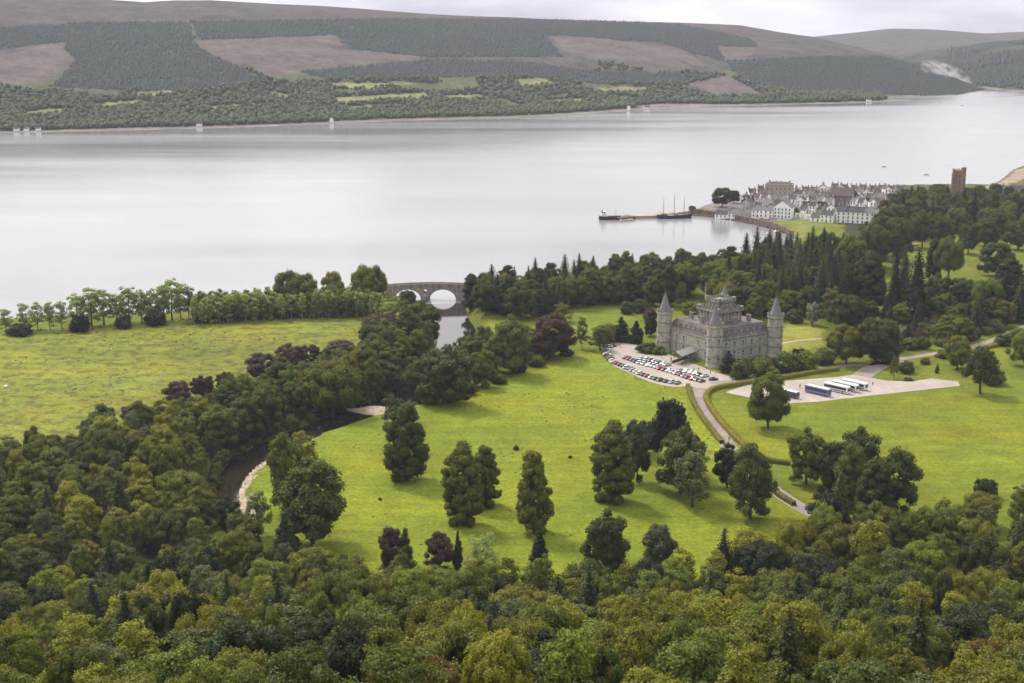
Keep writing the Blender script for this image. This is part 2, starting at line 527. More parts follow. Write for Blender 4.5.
# ---------------------------------------------------------------- water
def water_mat(name, base, rough, bscale, bstr, ior=1.33, streak=False):
    m, t, b = new_mat(name)
    g = N(t, 'ShaderNodeNewGeometry')
    b.inputs['Base Color'].default_value = (*base, 1)
    b.inputs['IOR'].default_value = ior
    mp_ = N(t, 'ShaderNodeMapping'); mp_.inputs['Scale'].default_value = (0.35, 1.0, 1.0)
    t.links.new(g.outputs['Position'], mp_.inputs[0])
    if streak:
        ms = N(t, 'ShaderNodeMapping'); ms.inputs['Scale'].default_value = (0.0011, 0.0075, 1); ms.inputs['Rotation'].default_value = (0, 0, 0.18)
        t.links.new(g.outputs['Position'], ms.inputs[0])
        ns = noise(t, 1.0, 5, ms.outputs[0], 0.6)
        t.links.new(rng(t, ns.outputs[0], 0.35, 0.65, rough * 0.6, rough * 1.5), b.inputs['Roughness'])
        t.links.new(mixc(t, rng(t, ns.outputs[0], 0.38, 0.62, 0, 1), tuple(k * 0.86 for k in base), tuple(k * 1.14 for k in base)), b.inputs['Base Color'])
    else:
        b.inputs['Roughness'].default_value = rough
    n1 = noise(t, bscale, 3, mp_.outputs[0])
    bump(t, b, n1.outputs[0], bstr, 0.15)
    return m
m_loch = water_mat("loch_water", (0.185, 0.183, 0.192), 0.13, 0.35, 0.16, 1.5, True)
m_river = water_mat("river_water", (0.02, 0.016, 0.01), 0.06, 0.5, 0.12, 1.4)
lv, lf = [], []
gx = np.linspace(-9000, 9000, 37); gy = np.linspace(100, 5300, 33)
Lx, Ly = np.meshgrid(gx, gy, indexing='ij')
structure("loch_water", mesh_np("loch_water", np.stack([Lx.ravel(), Ly.ravel(), np.zeros(Lx.size)], 1), [grid_faces(37, 33)[:, ::-1]], [m_loch]))
rs = resample(RIV[11:], 4.0)
tn = np.gradient(rs[:, :2], axis=0); tn /= np.hypot(*tn.T)[:, None]
nm = np.stack([-tn[:, 1], tn[:, 0]], 1)
off = np.linspace(-1, 1, 9)
rv = np.stack([np.stack([rs[:, 0] + nm[:, 0] * o * (rs[:, 2] + 4), rs[:, 1] + nm[:, 1] * o * (rs[:, 2] + 4), rs[:, 3] + 0.02 * (1 - abs(o))], 1) for o in off], 1)
structure("river_water", mesh_np("river_water", rv.reshape(-1, 3), [grid_faces(len(rs), 9)], [m_river], smooth_f=True))

# ---------------------------------------------------------------- the hills across the loch
def az_px(ta): return 512 + F * 1.0125 * ta
def tab(pts):
    a = np.array(pts, float)
    return lambda p: np.interp(p, a[:, 0], a[:, 1])
shore_py = tab([(-1500, 140), (-400, 137), (0, 133), (100, 131), (200, 128), (330, 124), (400, 121), (500, 118), (600, 113), (660, 109), (740, 106), (870, 102), (950, 98), (1024, 94.5), (1500, 85), (2400, 80)])
def sky_y_to_slope(py):
    up = -(py - H_PX / 2) / F
    return (-SP + up * CP) / (CP + up * SP)
def shore_Y(p):
    up = -(shore_py(p) - H_PX / 2) / F
    return -CAM_Z * (CP + up * SP) / (-SP + up * CP)
sky1 = tab([(-1500, -60), (-400, -28), (0, -9), (90, -3), (125, 0), (150, 2), (180, 0), (215, 0), (250, 2.5), (320, 6), (400, 12), (450, 15), (512, 17), (612, 21), (677, 23), (737, 26), (772, 31), (812, 37), (862, 50), (892, 56), (927, 65), (955, 76), (985, 90), (1005, 98), (1040, 110), (2400, 140)])
RIDGE = tab([(-1500, 1150), (740, 1150), (860, 800), (930, 520), (985, 260), (1040, 200), (2400, 200)])
def hill1(ta, t):
    p = az_px(ta)
    y0 = shore_Y(p); y1 = y0 + RIDGE(p)
    Y = y0 - 30 + (y1 - y0 + 30) * t
    zr = CAM_Z + y1 * sky_y_to_slope(sky1(p))
    tt = np.clip(t, 0, 1.0)
    prof = 0.30 * tt + 0.70 * smooth(tt * 0.93 + 0.04) - 0.012
    z = zr * prof / (0.30 + 0.70 * float(smooth(0.97)) - 0.012)
    X = ta * Y
    amp = 14 * smooth(t / 0.15) * (1 - 0.75 * smooth((t - 0.6) / 0.35))
    z = z + (fbm(X / 260, Y / 260, 3, 4) - 0.5) * amp * 2
    z = np.where(t > 1.0, z - (t - 1.0) * 150, z)
    return X, Y, z
def hill2(ta, t):
    p = az_px(ta)
    y0 = tab([(700, 3700), (860, 3450), (940, 3150), (985, 2920), (1024, 2830), (1100, 2750), (1700, 2500), (2400, 2400)])(p); y1 = y0 + 1300
    sk = tab([(700, 95), (840, 76), (880, 60), (912, 52), (947, 47), (987, 41), (1024, 39), (1100, 36), (1700, 20), (2400, 0)])(p)
    Y = y0 - 20 + (y1 - y0 + 20) * t
    zr = CAM_Z + y1 * sky_y_to_slope(sk)
    tt = np.clip(t, 0, 1)
    z = zr * (0.35 * tt + 0.65 * smooth(tt)) - 1.0
    X = ta * Y
    z = z + (fbm(X / 300, Y / 300, 13, 4) - 0.5) * 30 * smooth(t / 0.15) * (1 - 0.8 * smooth((t - 0.6) / 0.3))
    return X, Y, np.where(t > 1.0, z - (t - 1.0) * 150, z)
def hill3(ta, t):
    p = az_px(ta)
    sk = tab([(500, 70), (740, 46), (812, 36), (852, 32), (887, 28), (930, 29), (980, 33), (1024, 31), (1100, 26), (1700, 10), (2400, 0)])(p)
    Y = 4700 + 1600 * t
    X = ta * Y
    zr = CAM_Z + 6300 * sky_y_to_slope(sk)
    z = zr * (0.75 * np.clip(t, 0, 1) + 0.25 * smooth(t)) - 2 + (fbm(X / 700, Y / 700, 23, 4) - 0.5) * 60 * smooth(t / 0.2) * (1 - smooth((t - 0.5) / 0.45))
    return X, Y, np.where(t > 1.0, z - (t - 1.0) * 200, z)
def hz(pts):          # polygons of land cover, in the photo's pixels
    return np.array(pts, float)
PLANT = [hz(p) for p in (
    [(70, 23), (187, 22), (196, 46), (265, 81), (235, 86), (210, 90), (145, 91), (50, 87), (75, 62), (65, 47)],
    [(-300, 30), (0, 27), (68, 25), (64, 42), (0, 49), (-300, 70)],
    [(190, 22), (350, 19), (512, 20), (512, 57), (425, 57), (350, 49), (337, 35), (200, 40)],
    [(512, 20), (612, 22), (682, 25), (752, 40), (757, 47), (717, 46), (724, 62), (682, 50), (662, 42), (612, 40), (562, 35), (545, 36), (562, 57), (512, 57)],
    [(726, 61), (812, 57), (880, 57), (930, 68), (962, 82), (990, 93), (940, 96.5), (862, 93), (792, 92), (740, 80)],
    [(300, 72), (430, 60), (520, 62), (600, 72), (680, 72), (690, 82), (600, 84), (520, 76), (430, 78), (330, 79)])]
CLEAR = [hz(p) for p in (
    [(200, 40), (335, 35), (345, 47), (425, 57), (300, 72), (270, 77), (215, 57)],
    [(-300, 70), (0, 50), (65, 45), (75, 62), (45, 83), (0, 84), (-300, 90)],
    [(547, 35), (612, 40), (677, 47), (707, 65), (677, 67), (572, 56)],
    [(717, 47), (757, 48), (750, 57), (722, 57)],
    [(687, 84), (727, 75), (766, 96), (712, 97)],
    [(187, 22), (196, 22), (206, 50), (198, 48)])]
PAST = [hz(p) for p in (
    [(330, 98), (425, 92), (429, 98), (340, 104)], [(262, 90), (302, 96), (280, 100)], [(305, 83), (420, 83), (365, 90)],
    [(512, 80), (542, 77), (557, 85), (522, 87)], [(130, 92), (170, 90), (180, 94), (140, 97)], [(600, 88), (640, 86), (650, 91), (610, 93)], [(440, 96), (480, 94), (490, 98), (450, 100)], [(90, 104), (140, 100), (150, 104), (100, 109)], [(205, 106), (240, 104), (250, 107), (215, 110)], [(345, 106), (400, 104), (410, 107), (350, 110)], [(545, 100), (580, 98), (590, 101), (550, 104)], [(20, 112), (60, 108), (70, 112), (30, 117)])]
def hill_cover(X, Y, Z, moor=(0.071, 0.063, 0.056), wood=(0.075, 0.085, 0.04), wood_top=60.0):
    px, py, _ = project(X, Y, Z)
    px = px + (fbm(X / 30, Y / 30, 61, 3) - 0.5) * 9; py = py + (fbm(X / 40, Y / 40, 67, 3) - 0.5) * 2.0
    c = np.tile(np.array([*moor, 1.0]), (X.size, 1))
    k = smooth((py - wood_top + (fbm(X / 120, Y / 120, 71, 3) - 0.5) * 22) / 14)[:, None]
    c[:, :3] = c[:, :3] * (1 - k) + np.array(wood) * k
    for p in CLEAR: c[inside(p, px, py), :3] = (0.098, 0.082, 0.071)
    for p in PLANT: c[inside(p, px, py), :3] = (0.042, 0.060, 0.052)
    for p in PAST: c[inside(p, px, py), :3] = (0.15, 0.155, 0.065)
    c[Z < 1.3, :3] = (0.16, 0.14, 0.12)
    return c
m_hill, t, b = new_mat("hillside")
at_n = N(t, 'ShaderNodeVertexColor', layer_name='cover')
geo = N(t, 'ShaderNodeNewGeometry')
n1 = noise(t, 0.018, 6, geo.outputs['Position'], 0.65); n2 = noise(t, 0.09, 4, geo.outputs['Position'], 0.65)
c = mixc(t, 1.0, at_n.outputs['Color'], rng(t, n1.outputs[0], 0.3, 0.7, 0.65, 1.35), 'MULTIPLY')
c = mixc(t, 1.0, c, rng(t, n2.outputs[0], 0.3, 0.7, 0.7, 1.3), 'MULTIPLY')
t.links.new(c, b.inputs['Base Color']); b.inputs['Roughness'].default_value = 1.0; b.inputs['Specular IOR Level'].default_value = 0.05
def hill_mesh(name, fn, tas, ts, cover):
    T, A = np.meshgrid(ts, tas, indexing='ij')
    X, Y, Z = fn(A.ravel(), T.ravel())
    structure(name, mesh_np(name, np.stack([X, Y, Z], 1), [grid_faces(len(ts), len(tas))[:, ::-1]], [m_hill], smooth_f=True, attr={'cover': cover(X, Y, Z)}))
ts = np.concatenate([np.linspace(-0.01, 1, 150), np.linspace(1.03, 1.6, 8)])
hill_mesh("hillside", hill1, np.concatenate([np.linspace(-1.2, -0.4, 80)[:-1], np.linspace(-0.4, 0.4, 620), np.linspace(0.4, 0.9, 40)[1:]]), ts, hill_cover)
def cov2(X, Y, Z):
    c = np.tile(np.array([0.05, 0.055, 0.035, 1.0]), (X.size, 1))
    k = smooth((fbm(X / 260, Y / 200, 81, 4) - 0.48) / 0.08)[:, None]
    c[:, :3] = c[:, :3] * (1 - k) + np.array((0.024, 0.034, 0.022)) * k
    c[Z < 1.3, :3] = (0.16, 0.14, 0.12)
    return c
hill_mesh("hill", hill2, np.linspace(0.12, 1.2, 260), np.concatenate([np.linspace(-0.01, 1, 80), np.linspace(1.05, 1.6, 6)]), cov2)
def cov3(X, Y, Z):
    c = np.tile(np.array([0.07, 0.065, 0.05, 1.0]), (X.size, 1)); return c
hill_mesh("mountain", hill3, np.linspace(-0.05, 1.2, 220), np.concatenate([np.linspace(-0.01, 1, 50), np.linspace(1.05, 1.5, 5)]), cov3)

# far woods: masses nobody could count, one object each
rg = np.random.default_rng(11)
def cone_trees(X, Y, Z, h, r, n=6):
    k = len(X); a = np.arange(n) * 2 * PI / n
    ph = rg.uniform(0, 2 * PI, k)
    V = np.zeros((k, n + 1, 3))
    V[:, :n, 0] = X[:, None] + r[:, None] * np.cos(a[None] + ph[:, None]); V[:, :n, 1] = Y[:, None] + r[:, None] * np.sin(a[None] + ph[:, None])
    V[:, :n, 2] = Z[:, None] + h[:, None] * 0.06
    V[:, n, 0] = X; V[:, n, 1] = Y; V[:, n, 2] = Z + h
    b0 = np.arange(k)[:, None] * (n + 1)
    f = np.stack([np.stack([b0[:, 0] + i, b0[:, 0] + (i + 1) % n, b0[:, 0] + n], 1) for i in range(n)], 1).reshape(-1, 3)
    return V.reshape(-1, 3), f
import bmesh
def ico(sub):
    bm = bmesh.new(); bmesh.ops.create_icosphere(bm, subdivisions=sub, radius=1.0)
    V = np.array([v.co[:] for v in bm.verts]); Fc = np.array([[v.index for v in f.verts] for f in bm.faces]); bm.free()
    return V, Fc
ICO1, ICO1F = ico(1)
ICO2, ICO2F = ico(2)
def blob_trees(X, Y, Z, r, h):
    k = len(X); n = len(ICO2)
    V = ICO2[None] * (1 + rg.uniform(-0.28, 0.28, (k, n, 1)))
    V = V * np.stack([r, r, h * 0.5], 1)[:, None] + np.stack([X, Y, Z + h * 0.52], 1)[:, None]
    f = (ICO2F[None] + (np.arange(k) * n)[:, None, None]).reshape(-1, 3)
    return V.reshape(-1, 3), f
m_far_con = foliage_mat("far_conifer_foliage", (0.040, 0.060, 0.053))
m_far_wood = foliage_mat("far_wood_foliage", (0.068, 0.088, 0.036), val=0.4)
n = 200000
ta = rg.uniform(-0.42, 0.42, n); tt = rg.uniform(0.2, 1.0, n)
X, Y, Z = hill1(ta, tt); px, py, _ = project(X, Y, Z)
m = np.zeros(n, bool)
jx_ = (fbm(X / 30, Y / 30, 91, 2) - 0.5) * 9
for p in PLANT: m |= inside(p, px + jx_, py)
X, Y, Z = X[m][:42000], Y[m][:42000], Z[m][:42000]
h = rg.uniform(3.5, 7.5, len(X)); V, f = cone_trees(X, Y, Z - 1, h, h * rg.uniform(0.32, 0.45, len(X)))
tag(link("conifer_plantation", mesh_np("conifer_plantation", V, [f], [m_far_con])), "dark blocks of conifer plantation on the hill across the loch", "plantation", kind='stuff')
n = 110000
ta = rg.uniform(-0.44, 0.44, n); tt = rg.beta(1.0, 2.6, n) * 0.75 + 0.03
X, Y, Z = hill1(ta, tt); px, py, _ = project(X, Y, Z)
dens = fbm(X / 90, Y / 90, 101, 3)
m = (Z > 1.8) & (dens + 0.35 * np.clip((py - 85) / 30, -1.2, 1) > 0.47)
for p in PLANT + CLEAR + PAST: m &= ~inside(p, px, py)
X, Y, Z = X[m][:22000], Y[m][:22000], Z[m][:22000]
h = 2.5 + 6 * rg.random(len(X)) ** 2; V, f = blob_trees(X, Y, Z - .5, h * rg.uniform(0.35, 0.55, len(X)), h)
tag(link("far_woodland", mesh_np("far_woodland", V, [f], [m_far_wood])), "mixed broadleaf woodland along the far shore of the loch", "woodland", kind='stuff')
n = 5200
ta = rg.uniform(0.3, 0.46, n); tt = rg.beta(1, 1.6, n) * 0.9 + 0.03
X, Y, Z = hill2(ta, tt); m = (Z > 2) & (fbm(X / 120, Y / 120, 111, 3) > 0.42)
X, Y, Z = X[m], Y[m], Z[m]
h = rg.uniform(7, 14, len(X)); V, f = cone_trees(X, Y, Z, h, h * 0.32)
tag(link("far_hill_woodland", mesh_np("far_hill_woodland", V, [f], [m_far_con])), "dark wood on the hill at the far right of the loch", "woodland", kind='stuff')

# stones on the gravel bar and the weir
n = 6000
X = rg.uniform(-110, -40, n); Y = rg.uniform(400, 580, n)
m = inside(GRAVEL_BAR, X, Y) | inside(WEIR_BAR, X, Y)
X, Y = X[m][:520], Y[m][:520]; Z = ground_h(X, Y)
r = 0.1 + 0.28 * rg.random(len(X)) ** 3; V, f = blob_trees(X, Y, Z - 0.12, r, r * 1.3)
tag(link("river_stones", mesh_np("river_stones", V, [f], [mat_var("river_stone", (0.27, 0.24, 0.21), 0.9, 0.6, 0.4)])), "pale stones strewn over the gravel bar and weir", "stones", kind='stuff')
# tussocks and rushes in the rough left field
n = 9000
X = rg.uniform(-320, -40, n); Y = rg.uniform(500, 760, n)
m = inside(LEFT_FIELD, X, Y) & (fbm(X / 22, Y / 22, 121, 3) + 0.25 * smooth((Y - 600) / 150) > 0.60)
X, Y = X[m][:450], Y[m][:450]; Z = ground_h(X, Y)
r = rg.uniform(0.3, 0.65, len(X)); V, f = blob_trees(X, Y, Z - 0.15, r, r * rg.uniform(0.5, 1.0, len(X)))
tag(link("rush_tussocks", mesh_np("rush_tussocks", V, [f], [foliage_mat("rush", (0.115, 0.125, 0.03))])), "brown-green rush tussocks scattered over the left field", "rushes", kind='stuff')
n = 9000
X = rg.uniform(-120, 130, n); Y = rg.uniform(385, 640, n)
m = inside(MEADOW, X, Y) & (fbm(X / 25, Y / 25, 131, 3) > 0.60)
X, Y = X[m][:260], Y[m][:260]; Z = ground_h(X, Y)
r = rg.uniform(0.2, 0.45, len(X)); V, f = blob_trees(X, Y, Z - 0.1, r, r * rg.uniform(0.6, 1.2, len(X)))
tag(link("thistle_clumps", mesh_np("thistle_clumps", V, [f], [foliage_mat("thistle", (0.11, 0.14, 0.025))])), "small weed clumps dotted over the central meadow", "weeds", kind='stuff')
# ================================================================ TREES
rt = np.random.default_rng(7)
FOL = {k: foliage_mat("foliage_" + k.replace(' ', '_').replace('-', '_'), c) for k, c in {
    'dark-green': (0.052, 0.068, 0.009), 'mid-green': (0.080, 0.103, 0.010), 'olive': (0.103, 0.110, 0.011), 'yellow-green': (0.158, 0.164, 0.013),
    'grey-green': (0.088, 0.104, 0.038), 'copper': (0.055, 0.029, 0.022), 'blackish': (0.022, 0.034, 0.009), 'pale-green': (0.215, 0.265, 0.080),
    'russet': (0.115, 0.080, 0.019), 'whitish': (0.28, 0.30, 0.21), 'bright-green': (0.118, 0.150, 0.014), 'purple-brown': (0.075, 0.048, 0.043), 'golden': (0.175, 0.150, 0.016)}.items()}
BARK = mat_var("bark", (0.085, 0.07, 0.055), 0.9, 3, 0.35, bmp=0.4)
PALE_BARK = mat_var("pale_bark", (0.28, 0.25, 0.21), 0.9, 3, 0.3)

def leaves(P, n, s):
    """one small folded face per leaf clump"""
    k = len(P)
    r = rt.normal(size=(k, 3)); t_ = np.cross(n, r); t_ /= np.linalg.norm(t_, axis=1)[:, None] + 1e-9
    b_ = np.cross(n, t_); s = s[:, None]
    asp = rt.uniform(0.55, 0.9, (k, 1))
    V = np.stack([P + t_ * s * 0.6, P + b_ * s * 0.55 * asp - n * s * 0.12, P - t_ * s * 0.6, P - b_ * s * 0.55 * asp - n * s * 0.12], 1).reshape(-1, 3)
    return V
def unit(v): return v / (np.linalg.norm(v, axis=1)[:, None] + 1e-9)
def crown_mesh(name, seed, lobes, leaf, per_area, core=0.74, jit=0.55, cover_below=-0.35, core_sub=1):
    """lobes: array (n,4) centre + radius in metres. Leaf clumps over the outward side of each lobe, a ragged leafy core inside."""
    global rt
    rt = np.random.default_rng(seed)
    C0 = lobes[:, :3].mean(0); Ps, Ns, Ss = [], [], []
    CV, CF, nb = [], [], 0
    iv, if_ = (ICO1, ICO1F) if core_sub == 1 else (ICO2, ICO2F)
    for lx, ly, lz, lr in lobes:
        c = np.array([lx, ly, lz]); o = c - C0; o = o / (np.linalg.norm(o) + 1e-6)
        k = int(per_area * 4 * PI * lr * lr)
        u = unit(rt.normal(size=(k, 3))); u = u[(u @ o > cover_below)]
        rad = lr * rt.uniform(0.80, 1.10, len(u)) * (1 + 0.18 * np.sin(u[:, 0] * 5 + seed) * np.cos(u[:, 1] * 6 + lx))
        P = c + u * rad[:, None]
        nn = unit(u + 0.25 * o + rt.normal(size=u.shape) * jit + np.array([0, 0, 0.25]))
        Ps.append(P); Ns.append(nn); Ss.append(leaf * rt.uniform(0.6, 1.35, len(u)))
        if core:
            V = iv * (1 + rt.uniform(-0.18, 0.18, (len(iv), 1))) * lr * core + c
            CV.append(V); CF.append(if_ + nb); nb += len(iv)
    P = np.vstack(Ps); Nn = np.vstack(Ns); s = np.concatenate(Ss)
    LV = leaves(P, Nn, s)
    LF = np.arange(len(LV)).reshape(-1, 4)
    if core:
        CV = np.vstack(CV); CF = np.vstack(CF)
        return np.vstack([CV, LV]), [CF, LF + len(CV)]
    return LV, [LF]
def norm_mesh(V, H, Wd):
    V = V.copy(); V[:, 0] /= Wd; V[:, 1] /= Wd; V[:, 2] /= H
    return V
def fib(n, seed):
    i = np.arange(n) + 0.5; r_ = np.random.default_rng(seed)
    ph = np.arccos(1 - 2 * i / n); th = PI * (1 + 5 ** 0.5) * i
    return unit(np.stack([np.cos(th) * np.sin(ph), np.sin(th) * np.sin(ph), np.cos(ph)], 1) + r_.normal(size=(n, 3)) * 0.16)
def trunk_mb(H, r, top, limbs, seed, spread, lean=0.0):
    r_ = random.Random(seed); m = MB()
    pts = [(0, 0, -0.4), (0, 0, 0.25)] + [(r_.uniform(-.25, .25) + lean * k, r_.uniform(-.25, .25), H * top * k / 4) for k in range(1, 5)]
    m.tube(pts, [r * 1.5, r * 1.1, r * .9, r * .75, r * .55, r * .25], 7)
    for k in range(limbs):
        a = 2 * PI * k / max(1, limbs) + r_.uniform(-.5, .5); z0 = H * top * r_.uniform(0.35, 0.8); L = spread * r_.uniform(.6, 1)
        m.tube([(0, 0, z0), (math.cos(a) * L * .5, math.sin(a) * L * .5, z0 + L * .35), (math.cos(a) * L, math.sin(a) * L, z0 + L * .8)], [r * .45, r * .3, r * .1], 5)
    return m
def envelope(n, seed, H, Wd, zc, hz_, rmin, rmax, lobe_k, flat=0.0, taper=0.0, fill=0.25):
    """lobes spread over an uneven egg"""
    r_ = np.random.default_rng(seed)
    u = fib(n, seed)
    k = r_.uniform(rmin, rmax, n)
    lr = lobe_k * Wd * r_.uniform(0.7, 1.25, n)
    a = Wd / 2
    z = u[:, 2] * k * H * hz_
    z = np.where(z < 0, z * (1 - flat), z)
    uxy = np.sqrt(np.maximum(1e-6, 1 - u[:, 2] ** 2)); sq = (1 - np.minimum(1, np.abs(u[:, 2])) ** 3.2) ** (1 / 3.2) / uxy     # fuller shoulders and skirts than a ball
    sq = np.where(u[:, 2] < 0, sq, 1 + (sq - 1) * 0.35); u = np.stack([u[:, 0] * sq, u[:, 1] * sq, u[:, 2]], 1)
    w = 1 - taper * np.clip((z + H * hz_) / (2 * H * hz_), 0, 1)
    # uneven outline: a few directions bulge or fall back
    bulge = 1 + 0.16 * np.sin(np.arctan2(u[:, 1], u[:, 0]) * 2 + seed * 1.7) + 0.10 * np.sin(np.arctan2(u[:, 1], u[:, 0]) * 3 + seed)
    P = np.stack([u[:, 0] * k * (a - lr * 0.55) * w * bulge, u[:, 1] * k * (a - lr * 0.55) * w * bulge, H * zc + z], 1)
    m = r_.random(n) < fill
    P[m] *= np.array([0.6, 0.6, 1.0])
    return np.concatenate([P, lr[:, None]], 1)
PROTO = {}
def add_proto(kind, H, Wd, V, F_, tm, nlow=None):
    PROTO.setdefault(kind, []).append((norm_mesh(V, H, Wd), F_, tm, H, Wd))
    i = len(PROTO[kind])
    crown = mesh_np(kind + "_crown", norm_mesh(V, H, Wd), F_, [FOL['mid-green']])
    tmesh = tm.mesh(kind + "_trunk", [PALE_BARK if kind in ('birch_tree', 'willow_tree') else BARK])
    tv = np.empty(len(tmesh.vertices) * 3, np.float32); tmesh.vertices.foreach_get('co', tv); tv = tv.reshape(-1, 3)
    tv[:, :2] /= Wd; tv[:, 2] /= H; tmesh.vertices.foreach_set('co', tv.ravel()); tmesh.update()
    PROTO[kind][-1] = (crown, tmesh)
def leafy(kind, s, n, H, Wd, zc, hz_, r0, r1, lk, leaf, dens, tr, core=0.78, jit=0.55, **k):
    L = envelope(n, s, H, Wd, zc, hz_, r0, r1, lk, **k)
    V, F_ = crown_mesh("c", s + 500, L, leaf, dens, core=core, jit=jit); add_proto(kind, H, Wd, V, F_, tr)
for s in range(5): leafy('broadleaf_tree', 100 + s, 64, 15, 13, 0.53, 0.44, 0.66, 1.02, 0.112, 0.40, 11.5, trunk_mb(15, .38, .6, 5, s, 3.5), flat=0.12)           # round, heavy-crowned
for s in range(4): leafy('sycamore_tree', 110 + s, 58, 14, 13, 0.52, 0.44, 0.70, 0.98, 0.120, 0.38, 12, trunk_mb(14, .4, .6, 5, s + 4, 3.5), flat=0.3, taper=0.1)   # domed
for s in range(4): leafy('alder_tree', 115 + s, 56, 15, 10.5, 0.51, 0.46, 0.62, 1.02, 0.120, 0.38, 12, trunk_mb(15, .3, .65, 5, s + 8, 3), flat=0.05, taper=0.2)    # egg-shaped
for s in range(4): leafy('oak_tree', 120 + s, 54, 14, 16, 0.56, 0.40, 0.62, 1.02, 0.110, 0.40, 11, trunk_mb(14, .5, .55, 7, s + 9, 5), flat=0.4, fill=0.2)        # broad, layered
for s in range(3): leafy('lime_tree', 140 + s, 96, 26, 14, 0.50, 0.485, 0.7, 1.0, 0.115, 0.46, 9.5, trunk_mb(26, .55, .7, 5, s + 19, 3), jit=0.7, core=0.92, taper=0.42, fill=0.30)   # tall, dense, skirted to the ground
for s in range(3): leafy('ash_tree', 160 + s, 48, 17, 9, 0.55, 0.43, 0.5, 1.08, 0.11, 0.36, 9.5, trunk_mb(17, .28, .7, 5, s + 29, 2.5), core=0.5, jit=0.8, taper=0.3)   # upright and rather open
for s in range(3):                                   # slight, see-through, straight pale stem
    L = envelope(40, 180 + s, 17, 6.5, 0.53, 0.45, 0.45, 1.0, 0.125, taper=0.45)
    V, F_ = crown_mesh("c", 280 + s, L, 0.42, 6, core=0.45, jit=0.8, cover_below=-1); add_proto('birch_tree', 17, 6, V, F_, trunk_mb(17, .17, .92, 6, s + 39, 1.6))
for s in range(3):                                   # bushes
    L = envelope(16, 190 + s, 4, 5, 0.42, 0.42, 0.5, 1.0, 0.2, flat=0.2)
    V, F_ = crown_mesh("c", 290 + s, L, 0.34, 13, core=0.78); add_proto('bush', 4, 5, V, F_, trunk_mb(4, .12, .5, 3, s + 49, 1))
for s in range(2):                                   # pale, fine, weeping
    L = envelope(34, 195 + s, 17, 13, 0.52, 0.44, 0.6, 1.0, 0.12)
    V, F_ = crown_mesh("c", 295 + s, L, 0.40, 7, core=0.5, jit=0.9); add_proto('willow_tree', 17, 13, V, F_, trunk_mb(17, .35, .6, 7, s + 59, 4))
for s in range(2):                                   # dense narrow flame
    n = 44; r_ = np.random.default_rng(300 + s); zz = np.linspace(0.04, 0.94, n); a = r_.uniform(0, 2 * PI, n)
    w = np.sin(np.clip(zz * 1.02 + .10, 0, 1) ** 0.62 * PI) ** 0.8
    rr_ = 2.1 * w * r_.uniform(.4, .9, n)
    L = np.stack([np.cos(a) * rr_, np.sin(a) * rr_, 16 * zz, 0.6 + 0.95 * w * r_.uniform(.8, 1.2, n)], 1)
    V, F_ = crown_mesh("c", 310 + s, L, 0.42, 7, core=0.8, jit=0.45); add_proto('cypress_tree', 16, 6, V, F_, trunk_mb(16, .25, .85, 0, s + 69, 1))
for s in range(4):                                   # whorled conifer
    r_ = np.random.default_rng(330 + s); Hc, Rc = 26.0, 4.9
    Ps, Ns, Ss = [], [], []
    CV, CF, nb = [], [], 0
    levels = np.linspace(0.07, 0.985, 27)
    for lv_ in levels:
        rad = Rc * (1 - lv_) ** (0.55 + 0.09 * s) * r_.uniform(0.82, 1.12) + 0.18
        nb_ = max(5, int(7 + rad * 2.0)); a0 = r_.uniform(0, 2 * PI)
        for j in range(nb_):
            a = a0 + 2 * PI * j / nb_ + r_.normal() * 0.15; L_ = rad * r_.uniform(0.7, 1.12)
            k = max(3, int(L_ * 3.4)); q = np.sqrt(r_.uniform(0.06, 1, k))
            P = np.stack([np.cos(a) * L_ * q, np.sin(a) * L_ * q, Hc * lv_ + 0.25 - 0.30 * L_ * q ** 1.5 + r_.normal(size=k) * 0.12], 1)
            P[:, :2] += r_.normal(size=(k, 2)) * 0.22
            Ps.append(P); Ns.append(unit(np.stack([np.cos(a) * np.full(k, .55), np.sin(a) * np.full(k, .55), np.full(k, .8)], 1) + r_.normal(size=(k, 3)) * .4)); Ss.append(r_.uniform(.5, .95, k) * (0.55 + 0.25 * (1 - lv_)))
    rt = np.random.default_rng(340 + s)
    LV = leaves(np.vstack(Ps), np.vstack(Ns), np.concatenate(Ss) * 1.25)
    core_ = MB(); core_.lathe((0, 0), [(0.2, Hc * .06), (Rc * .62, Hc * .09), (Rc * .45, Hc * .35), (Rc * .25, Hc * .65), (.05, Hc * .97)], 9)
    CVv = np.array(core_.v) * (1 + r_.uniform(-.06, .06, (len(core_.v), 1)))
    qf = [f for f in core_.f if len(f) == 4]
    V = np.vstack([CVv, LV]); F_ = [np.array(qf), np.arange(len(LV)).reshape(-1, 4) + len(CVv)]
    add_proto('conifer_tree', Hc, Rc * 2, V, F_, trunk_mb(Hc, .4, .95, 0, s + 79, 1))
for s in range(2):                                   # flat-tiered cedar or pine
    r_ = np.random.default_rng(360 + s); L = []
    for k in range(7):
        zk = 0.42 + 0.085 * k; nn_ = 7 - k // 2
        for j in range(nn_):
            a = 2 * PI * j / nn_ + k * 1.1 + r_.normal() * .2; q = (7.6 - 0.75 * k) * r_.uniform(.45, .85)
            L.append((math.cos(a) * q, math.sin(a) * q, 17 * zk + r_.normal() * .3, r_.uniform(1.3, 2.0)))
    L = np.array(L); V, F_ = crown_mesh("c", 370 + s, L, 0.5, 6, core=0.7, jit=0.6, cover_below=-.6)
    zc_ = np.round(V[:, 2] / 1.45) * 1.45; V[:, 2] = V[:, 2] * 0.55 + zc_ * 0.45
    add_proto('cedar_tree', 17, 17, V, F_, trunk_mb(17, .5, .85, 8, s + 89, 4.5))

